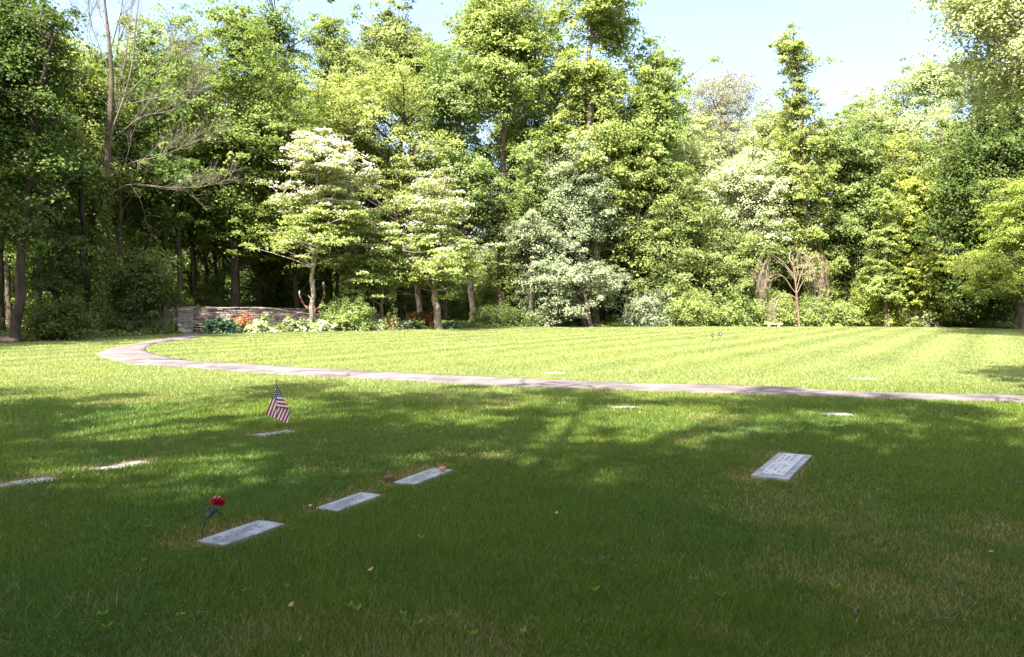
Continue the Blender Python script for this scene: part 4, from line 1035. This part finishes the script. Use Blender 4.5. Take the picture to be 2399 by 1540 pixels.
bush('garden_plant', 'low leafy clump in front of the right azalea', 51.0, 955, 995, 760, 'mid', 1000, 'plant', lsize=.16, csize=.2)
bush('azalea', 'red azalea left of the thick leaning dogwood trunk', 52.3, 950, 1014, 732, 'dark', 2600, lsize=.11, csize=.26, extra=('red', 300, .15, 'blossom'))
bush('garden_plant', 'blue-green low plant at the foot of the leaning dogwood', 51.5, 1034, 1078, 762, 'blue', 700, 'plant', lsize=.16, csize=.2)
bush('shrub', 'yellow-green shrub at the left foot of the entrance pillar', 43.0, 362, 404, 750, 'bright', 2200, lsize=.13, csize=.25)
bush('shrub', 'dark spreading evergreen shrub at the wood edge on the far left', 35.8, 66, 176, 712, 'dark', 8000, lsize=.14, csize=.4)
bush('shrub', 'dark low shrub between the bare tree and the dark pillar', 41.0, 205, 300, 748, 'dark', 3500, lsize=.14, csize=.35)
bush('hedge_shrub', 'rounded light green shrub at the left end of the long hedge', 57.7, 1475, 1560, 688, 'silver', 8500, lsize=.15, csize=.4, gap=.12)
bush('hedge_shrub', 'tallest light green mound of the hedge, left of its gap', 58.1, 1540, 1672, 672, 'hedge', 15000, lsize=.16, csize=.45, gap=.12)
bush('hedge_shrub', 'light green hedge mound behind the left half of the bench', 58.2, 1672, 1790, 683, 'hedge', 12500, lsize=.16, csize=.45, gap=.14)
bush('hedge_shrub', 'light green hedge mound left of the weeping tree trunk', 57.9, 1770, 1868, 690, 'hedge', 11000, lsize=.16, csize=.42, gap=.12)
bush('hedge_shrub', 'light green hedge mound right of the weeping tree trunk', 57.9, 1868, 1950, 690, 'hedge', 10000, lsize=.16, csize=.42, gap=.12)
bush('hedge_shrub', 'lowest light green mound at the right end of the hedge', 58.1, 1935, 2012, 706, 'hedge', 8000, lsize=.16, csize=.42, gap=.14)
bush('bramble', 'tangled yellow-green bramble right of the hedge', 58.1, 2005, 2140, 640, 'yellow', 13000, lsize=.17, csize=.5, gap=.28)
bush('shrub', 'small pale shrub at the lawn edge under the large-leaved tree', 57.2, 2120, 2210, 728, 'pale', 4500, lsize=.15, csize=.35, gap=.2)
bush('shrub', 'dark shrub under the dark tree at the right edge', 55.5, 2290, 2420, 700, 'dark', 8000, lsize=.17, csize=.45)
bush('shrub', 'dark undergrowth shrub left of the silvery trees', 57.5, 1110, 1230, 722, 'dark', 8000, lsize=.15, csize=.45)
bush('shrub', 'green undergrowth shrub under the small silvery tree', 57.4, 1230, 1330, 735, 'mid', 5000, lsize=.15, csize=.4)
# bare twiggy shrub beside the pillar
rng = np.random.default_rng(5); Yq = 42.6; gq = np.array([P(385, 783, Yq)[0], Yq, float(gz(0, Yq))])
st = []
for k_ in range(12):
    a = rng.uniform(-1, 1); p1 = np.array([a * .75, rng.uniform(-.4, .4), rng.uniform(1.1, 1.75)]); st.append((smooth_path(np.zeros(3), p1, .1, 8, rng), None))
pth = [(s_[0], np.linspace(.014, .006, 8), 5) for s_ in st] + twig_tree(None, rng, st, 1, per=4, len0=.7, r0=.006, spread=.4)
o = link('bare_shrub', tubes_mesh('bare_shrub', pth), None, TWIG_G); o.location = gq; tag(o, 'leafless twiggy shrub in front of the entrance pillar', 'shrub')

# ================================================================== BACKGROUND WOOD: six kinds, copied
protos = []
for k_, (kd, H, cb, rad, lean) in enumerate([('mid', 20, 6.5, 3.6, 0), ('maple', 23, 8, 4.2, .5), ('bright', 18, 5.5, 3.4, -.4), ('dark', 21, 7, 4, .3), ('pale', 19, 7, 3.3, 0), ('maple', 16, 4, 3.2, -.3)]):
    env = [(cb, 0, 0, rad * .5), (cb + (H - cb) * .25, lean * .3, 0, rad), (cb + (H - cb) * .6, lean * .6, 0, rad * .9), (cb + (H - cb) * .85, lean, 0, rad * .6), (H, lean, 0, rad * .2)]
    wm, lm, T, O = grow(env, [(0, 0, -.1, .22), (.1, 0, H * .3, .17), (lean * .5, 0, H * .65, .1), (lean, 0, H * .95, .04)], 6500, kd, csize=.95, lsize=.36, gap=.3, seed=200 + k_, limbs=14, perclump=60)
    protos.append((wm, lm, kd))
saps = []
for k_, (kd, H) in enumerate([('bright', 5.0), ('mid', 4.0), ('maple', 6.5), ('dark', 3.5)]):
    env = [(H * .15, 0, 0, H * .22), (H * .45, 0, 0, H * .36), (H * .8, 0, 0, H * .25), (H, 0, 0, H * .08)]
    wm, lm, T, O = grow(env, [(0, 0, -.05, .05), (.1, 0, H * .5, .03), (0, .1, H * .9, .012)], 3600, kd, csize=.55, lsize=.2, gap=.34, seed=300 + k_, limbs=10, perclump=30, limb_r=.02)
    saps.append((wm, lm, kd))
r = random.Random(11)
def place(mesh3, name, label, cat, group, x, y, s, sz):
    e = empty(name, (x, y, float(gz(x, y))), label, cat, group); e.scale = (s, s, sz); e.rotation_euler = (0, 0, r.uniform(0, 6.28))
    link('trunk', mesh3[0], e, BARK); link('crown', mesh3[1], e, LK[mesh3[2]])
nt_ = 0
for row, Y in enumerate([63, 69, 76, 84, 94, 106, 120]):
    X = -.66 * Y - 4
    while X < .66 * Y + 4:
        x = X + r.uniform(-1.8, 1.8); y = Y + r.uniform(-2.5, 2.5); px = CX + x / y * F
        X += 6.2 + row * .45
        if px < 1200 and Y < 95 and r.random() < .4: continue
        s = r.uniform(.62, .92)
        if px > 1580: s *= .74 + .06 * r.random()
        elif px > 1200: s *= .95
        if px < 1200: lab, grp = 'slender dark-trunked tree standing deep in the woods behind the stone wall', 'trees deep in the left woods'
        else: lab, grp = 'leafy tree deep in the woods beyond the right half of the lawn', 'trees deep in the right woods'
        place(protos[r.choice([0, 1, 1, 3, 5] if px < 1000 else [0, 2, 4, 1, 5])], 'woodland_tree', lab, 'tree', grp, x, y, s, s * r.uniform(.92, 1.08)); nt_ += 1
# trees of the left wood, nearer, thin dark trunks
for (px, Y, s) in [(-30, 38, .95), (5, 41, .85), (90, 47, 1), (165, 50, .8), (285, 47, .9), (420, 51, 1.0), (455, 56, .85), (505, 58, .8), (610, 57, .95), (20, 54, 1), (130, 56, .95), (235, 58, 1), (310, 60, 1), (380, 62, .9), (790, 59, .8), (840, 60, .75), (865, 62, .8), (1045, 62, .9), (-80, 46, 1), (-140, 40, 1)]:
    q = P(px, 760, Y); place(protos[r.choice([1, 3, 5, 3, 1])], 'woodland_tree', 'dark-trunked tree near the front of the woods left of the tall dogwood', 'tree', 'trees along the front of the left woods', q[0], Y, s * .85, s * .85 * r.uniform(.95, 1.1))
# saplings
for k_ in range(230):
    Y = r.uniform(50, 125); x = r.uniform(-.66, .66) * Y
    if Y < wood_edge(x) + (14 if x < -2 else 4): Y = float(wood_edge(x)) + r.uniform(14 if x < -2 else 4, 50)
    px = CX + x / Y * F; s = r.uniform(.6, 1.2) * (1 + max(0, Y - 80) / 70)
    if px < 1200: lab, grp = 'leafy sapling growing among the trunks of the left woods', 'saplings in the left woods'
    else: lab, grp = 'leafy sapling in the thicket beyond the right lawn edge', 'saplings in the right woods'
    place(saps[r.choice([0, 1, 2, 0])], 'sapling', lab, 'sapling', grp, x, Y, s, s)

# ================================================================== SHADE TREES outside the frame (they cast the foreground shade)
SH = []
for k_, (H, cb, rad) in enumerate([(26, 13, 6.8), (25, 12.5, 6.0), (14, 9.3, 4.4), (25, 14, 6.2)]):
    env = [(cb, 0, 0, rad * .7), (cb + (H - cb) * .3, 0, 0, rad), (cb + (H - cb) * .65, 0, 0, rad * .9), (H, 0, 0, rad * .35)]
    wm, lm, T, O = grow(env, [(0, 0, -.1, .4), (.2, 0, H * .4, .3), (0, .2, H * .9, .08)], (30000, 27000, 6000, 3200)[k_], 'maple', csize=(1.1, 1.1, .9, .8)[k_], lsize=.4, gap=(.14, .14, .25, .5)[k_], seed=400 + k_, limbs=24, perclump=60, bough=(9, 9, 9, 14)[k_], bough_r=(1.9, 1.9, 1.4, 1.35)[k_], bough_f=(.6, .6, .8, .97)[k_])
    SH.append((wm, lm, 'maple'))
def shade(x, y, k_, s, label):
    e = empty('shade_tree', (x, y, float(gz(x, y))), label, 'tree'); e.scale = (s, s, s); e.rotation_euler = (0, 0, x)
    link('trunk', SH[k_][0], e, BARK); link('crown', SH[k_][1], e, LK['maple'])
for x, y, q_, s, lab in SHADE: shade(x, y, q_, s, lab)

# ================================================================== GRASS, UNDERGROWTH
def world_grass():
    rng = np.random.default_rng(1)
    N = 1900000
    r_ = np.exp(rng.uniform(math.log(2.6), math.log(60), N)); th = rng.uniform(-R(39), R(39), N)
    x = r_ * np.sin(th); y = r_ * np.cos(th)
    keep = (y < wood_edge(x) + .25) & (y < CREST + 2)
    keep &= ~in_poly(x + rng.normal(0, .035, N), y + rng.normal(0, .035, N), PATH_POLY)
    for cx_, cy_, an_, L_, W_ in SLABS:
        dx, dy = x - cx_, y - cy_; u = dx * math.cos(an_) + dy * math.sin(an_); v_ = -dx * math.sin(an_) + dy * math.cos(an_)
        keep &= ~((np.abs(u) < L_ / 2 - .022) & (np.abs(v_) < W_ / 2 - .028 + .02 * np.sin(u * 60)))
    x, y, r_ = x[keep], y[keep], r_[keep]; n = len(x)
    tall = np.clip(fbm2(x, y, 1.1, 5) * .6 + (fbm2(x, y, .28, 6) - .2) * .75, 0, 1); dry = fbm2(x, y, 2.6, 9) * .6 + fbm2(x, y, .55, 12) * .4
    # worn rims beside the slabs
    worn = np.zeros(n)
    for cx_, cy_, an_, L_, W_ in SLABS:
        dx, dy = x - cx_, y - cy_; u = dx * math.cos(an_) + dy * math.sin(an_); v_ = -dx * math.sin(an_) + dy * math.cos(an_)
        d = np.hypot(np.maximum(np.abs(u) - L_ / 2, 0), np.maximum(np.abs(v_) - W_ / 2, 0))
        worn = np.maximum(worn, np.clip(1 - d / (.11 + .25 * (v_ > 0)), 0, 1))
    # right foreground is thinner and drier
    thin = np.clip((x - .6) / 4, 0, 1) * np.clip((9 - y) / 5, 0, 1)
    dryness = np.clip((dry - .54) * 2.4 + worn * 1.1 * (dry > .3) + thin * .34 * (dry > .45), 0, 1)
    alive = rng.random(n) > np.clip(worn * .55 + thin * .35 * (dry > .45), 0, .8)
    edge = np.clip(1 - np.abs(y - wood_edge(x)) / .6, 0, 1)
    h = (.026 + .042 * tall) * (1 - .45 * dryness) * rng.uniform(.55, 1.25, n) + .06 * edge * rng.random(n)
    h *= np.where(y > 17, .85, 1.0)
    tuft = (rng.random(n) < .02); h = np.where(tuft, h * 1.55, h)
    x, y, r_, h, dryness, tall, worn = [a[alive] for a in (x, y, r_, h, dryness, tall, worn)]; n = len(x)
    wd = np.maximum(.0032, r_ / 820 * .7) * rng.uniform(.6, 1.3, n)
    # mower stripes beyond the path: alternate lean, its light-dark sheen also painted in
    dv = np.array([.51, .86]); perp = x * dv[1] - y * dv[0] + .5 * fbm2(x, y, 9, 31)
    st_ = np.sin(perp * 2 * math.pi / 1.9 + 2.2 * fbm2(x, y, 14, 33)) * (.25 + .9 * noise2(perp, perp * 0, 1.6, 35)) * (.4 + .8 * fbm2(x, y, 7, 36)) * np.clip((y - 17) / 6, 0, 1)
    ang = rng.uniform(0, 2 * math.pi, n); lean = rng.uniform(.1, 1.1, n) * (1 - .4 * np.clip((r_ - 9) / 12, 0, 1))
    lx = np.cos(ang) * lean + dv[0] * .2 * st_; ly = np.sin(ang) * lean + dv[1] * .2 * st_
    face = rng.uniform(0, math.pi, n); bx, by = np.cos(face), np.sin(face)
    z = gz(x, y) - .004
    B = np.stack([x, y, z], 1); side = np.stack([bx, by, np.zeros(n)], 1) * wd[:, None] / 2
    mid = B + np.stack([lx * h * .3, ly * h * .3, h * .55], 1); tip = B + np.stack([lx * h, ly * h, h], 1)
    near = r_ < 9
    V1 = np.stack([B[near] - side[near], B[near] + side[near], mid[near] + side[near] * .75, mid[near] - side[near] * .75, tip[near]], 1).reshape(-1, 3)
    k = near.sum(); b0 = np.arange(k)[:, None] * 5
    T1 = np.concatenate([b0 + np.array([[0, 1, 2]]), b0 + np.array([[0, 2, 3]]), b0 + np.array([[3, 2, 4]])])
    f = ~near; V2 = np.stack([B[f] - side[f], B[f] + side[f], tip[f]], 1).reshape(-1, 3); T2 = np.arange(f.sum() * 3).reshape(-1, 3) + k * 5
    g1 = np.array([.058, .110, .012]); g2 = np.array([.150, .215, .030]); straw = np.array([.40, .33, .17]); brown = np.array([.30, .16, .085])
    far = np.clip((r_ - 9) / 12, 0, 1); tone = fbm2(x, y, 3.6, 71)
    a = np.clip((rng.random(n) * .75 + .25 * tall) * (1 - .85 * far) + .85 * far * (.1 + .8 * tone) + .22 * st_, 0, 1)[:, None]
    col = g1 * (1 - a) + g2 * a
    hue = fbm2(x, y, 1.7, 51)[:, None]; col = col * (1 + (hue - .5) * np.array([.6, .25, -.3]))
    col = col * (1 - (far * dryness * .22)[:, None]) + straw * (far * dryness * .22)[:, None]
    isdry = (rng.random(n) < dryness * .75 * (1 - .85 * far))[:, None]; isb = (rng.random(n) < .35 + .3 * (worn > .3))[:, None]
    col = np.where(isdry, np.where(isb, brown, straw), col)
    sunlit_tint = np.clip((y - 13) / 4, 0, 1)[:, None]      # sunlight painted in: brighter, yellower blade colour beyond the tree shade
    col = col * (1 - sunlit_tint) + (col * np.array([1.0, .97, 1.0]) + np.array([.130, .120, .070])) * sunlit_tint
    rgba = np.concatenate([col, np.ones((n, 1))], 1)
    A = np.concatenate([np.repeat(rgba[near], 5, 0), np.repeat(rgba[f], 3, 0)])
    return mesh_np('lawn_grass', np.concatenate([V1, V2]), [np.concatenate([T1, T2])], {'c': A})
gm, t, b = new_mat('grass_blade')
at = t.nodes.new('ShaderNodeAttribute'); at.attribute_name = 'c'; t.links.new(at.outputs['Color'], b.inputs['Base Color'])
b.inputs['Roughness'].default_value = .45; b.inputs['Specular IOR Level'].default_value = .35
tr_ = t.nodes.new('ShaderNodeBsdfTranslucent'); mu = t.nodes.new('ShaderNodeMix'); mu.data_type = 'RGBA'; mu.blend_type = 'MULTIPLY'; mu.inputs[0].default_value = 1
mu.inputs[7].default_value = (1.3, 1.25, .5, 1); t.links.new(at.outputs['Color'], mu.inputs[6]); t.links.new(mu.outputs[2], tr_.inputs[0])
mx = t.nodes.new('ShaderNodeMixShader'); mx.inputs[0].default_value = .35
t.links.new(b.outputs[0], mx.inputs[1]); t.links.new(tr_.outputs[0], mx.inputs[2]); t.links.new(mx.outputs[0], t.nodes['Material Output'].inputs['Surface'])
o = link('lawn_grass', world_grass(), None, gm); tag(o, 'short mown grass covering the lawn', 'grass', kind='stuff')

# undergrowth along and inside the wood
rng = np.random.default_rng(3); n = 120000
x = rng.uniform(-46, 46, n); d = rng.exponential(5, n); y = wood_edge(x) + .15 + d
keepu = ~((x > gp(437, 44)[0] - .1) & (x < gp(482, 46)[0] + .1) & (y < 47)) & ((fbm2(x, y, 2.3, 41) > .45) | (d < 1.0))
bedm = (x > -17.0) & (x < -4.0) & (y < 52) ; keepu &= ~(bedm & (rng.random(n) < .6))
x, y = x[keepu], y[keepu]; n = len(x)
h = rng.random(n) * (.12 + .42 * fbm2(x, y, 1.6, 44)) * np.clip((y - wood_edge(x)) / 1.2, .25, 1.0)
C = np.stack([x, y, gz(x, y) + .02 + h], 1)
o = link('undergrowth', leaves_mesh('undergrowth', C, rng.normal(0, .5, (n, 3)) + np.array([0, -.15, 1]), rng.uniform(.10, .22, n), rng.random(n), .7, rng), None, LK['mid'])
tag(o, 'low leafy ground cover on the woodland floor', 'undergrowth', kind='stuff')

rng = np.random.default_rng(17); n = 45000
r_ = np.exp(rng.uniform(math.log(3.0), math.log(15), n)); th = rng.uniform(-R(39), R(39), n); x = r_ * np.sin(th); y = r_ * np.cos(th)
kc = (fbm2(x, y, .9, 61) > .62) & ~in_poly(x, y, PATH_POLY)
for cx_, cy_, an_, L_, W_ in SLABS: kc &= np.hypot(x - cx_, y - cy_) > L_ * .55
x, y, r_ = x[kc], y[kc], r_[kc]; n = len(x)
C = np.stack([x, y, gz(x, y) + rng.uniform(.015, .06, n)], 1)
o = link('clover', leaves_mesh('clover', C, rng.normal(0, .3, (n, 3)) + np.array([0, -.1, 1]), np.maximum(.011, r_ * .0016) * rng.uniform(.6, 1.3, n), rng.random(n), .85, rng), None, LK['maple'])
tag(o, 'small broad-leaved clover and weeds growing in patches of the lawn', 'weeds', kind='stuff')

# seedlings scattered in the shaded lawn
sv = []
for k_ in range(4):
    a = k_ * 2.4; L_ = .052 - .007 * k_
    d_ = np.array([math.cos(a), math.sin(a), 1.0 + .25 * k_]); d_ /= np.linalg.norm(d_); s_ = np.cross(d_, [0, 0, 1]); s_ /= np.linalg.norm(s_); n_ = np.cross(s_, d_)
    sv.append((d_, s_, n_, L_))
mbl = MB(); rs = np.random.default_rng(8)
for d_, s_, n_, L_ in sv: petal_patch(mbl, np.array([0, 0, .055]), d_, s_, n_, .010, L_, -.2, rs)
SEED_L = mbl.mesh('leaf_rosette', smooth=True); SEED_S = MB().tube([(0, 0, -.01), (.003, 0, .03), (0, 0, .06)], [.0016] * 3, 5).mesh('stem')
mS = leaf_mat('seedling_leaf', (.16, .28, .03), (.24, .36, .05), .4)
seeds = [(1498, 1142, 1.2), (1655, 1164, .9), (1780, 1152, 1.2), (1943, 1138, .8), (1909, 1160, .8), (1940, 1249, .8), (1988, 1240, .6), (988, 1280, 1.1), (1625, 1378, 1), (1394, 1404, 1), (1690, 1418, 1.0), (1962, 1406, 1.3), (672, 1392, .8), (335, 1330, .8), (240, 1465, 1.1), (820, 1442, 1), (838, 1450, 1), (250, 1492, 1), (420, 1460, .7), (1225, 1505, 1), (1108, 1508, .9), (980, 1485, 1), (945, 1460, .9), (700, 1528, 1), (570, 1400, .7), (2160, 1168, .9), (2262, 1470, .6), (2060, 1158, .8), (1170, 1325, .7), (180, 1120, .9), (345, 1250, .9), (2330, 1380, .6), (1500, 1200, .6)]
for x_, y_, s_ in seeds:
    g_ = G(x_, y_); e = empty('seedling', g_, 'tiny bright green tree seedling sprouting in the shaded lawn', 'seedling', 'seedlings in the shaded lawn')
    e.rotation_euler = (0, 0, r.uniform(0, 6.28)); s2 = s_ * .8; e.scale = (s2, s2, s2)
    link('leaf_rosette', SEED_L, e, mS); link('stem', SEED_S, e, mS)
# fallen sticks and leaves
STK = rough_mat('dead_stick', (.08, .055, .035), (.20, .15, .10), 10)
for k_, (x_, y_, L_, a) in enumerate([(690, 1145, .25, .1), (2210, 1470, .32, .3), (1860, 1163, .2, .05), (2010, 1448, .2, 1.1), (1830, 1052, .22, .6), (2390, 1142, .3, .1), (1420, 1325, .12, .8)]):
    L_ *= .7; g_ = G(x_, y_); pts = [(-L_ / 2, 0, .035), (-L_ * .1, .012, .045), (L_ * .25, -.008, .04), (L_ / 2, .015, .05)]
    o = MB().tube(pts, [.004, .0045, .0035, .002], 6).tube([pts[1], (L_ * .1, .06, .06)], [.003, .0015], 5).obj('stick', STK, smooth=True)
    o.location = g_; o.rotation_euler = (0, 0, a); tag(o, 'thin dead forked stick lying on the shaded grass', 'stick', 'sticks fallen on the lawn')
mLf = leaf_mat('fallen_leaf_mat', (.45, .32, .10), (.55, .42, .2), .2)
for x_, y_ in [(425, 1462), (680, 1437), (868, 1352), (1302, 1216), (2330, 1310)]:
    g_ = G(x_, y_); k = MB(); petal_patch(k, np.array([-.03, 0, .045]), np.array([1., 0, .15]), np.array([0, 1., 0]), np.array([0, 0, 1.]), .012, .036, .3, rs)
    o = k.obj('fallen_leaf', mLf, smooth=True); o.location = g_; o.rotation_euler = (.2, .1, x_); tag(o, 'single tan fallen leaf on the shaded grass', 'fallen leaf', 'leaves fallen on the lawn')
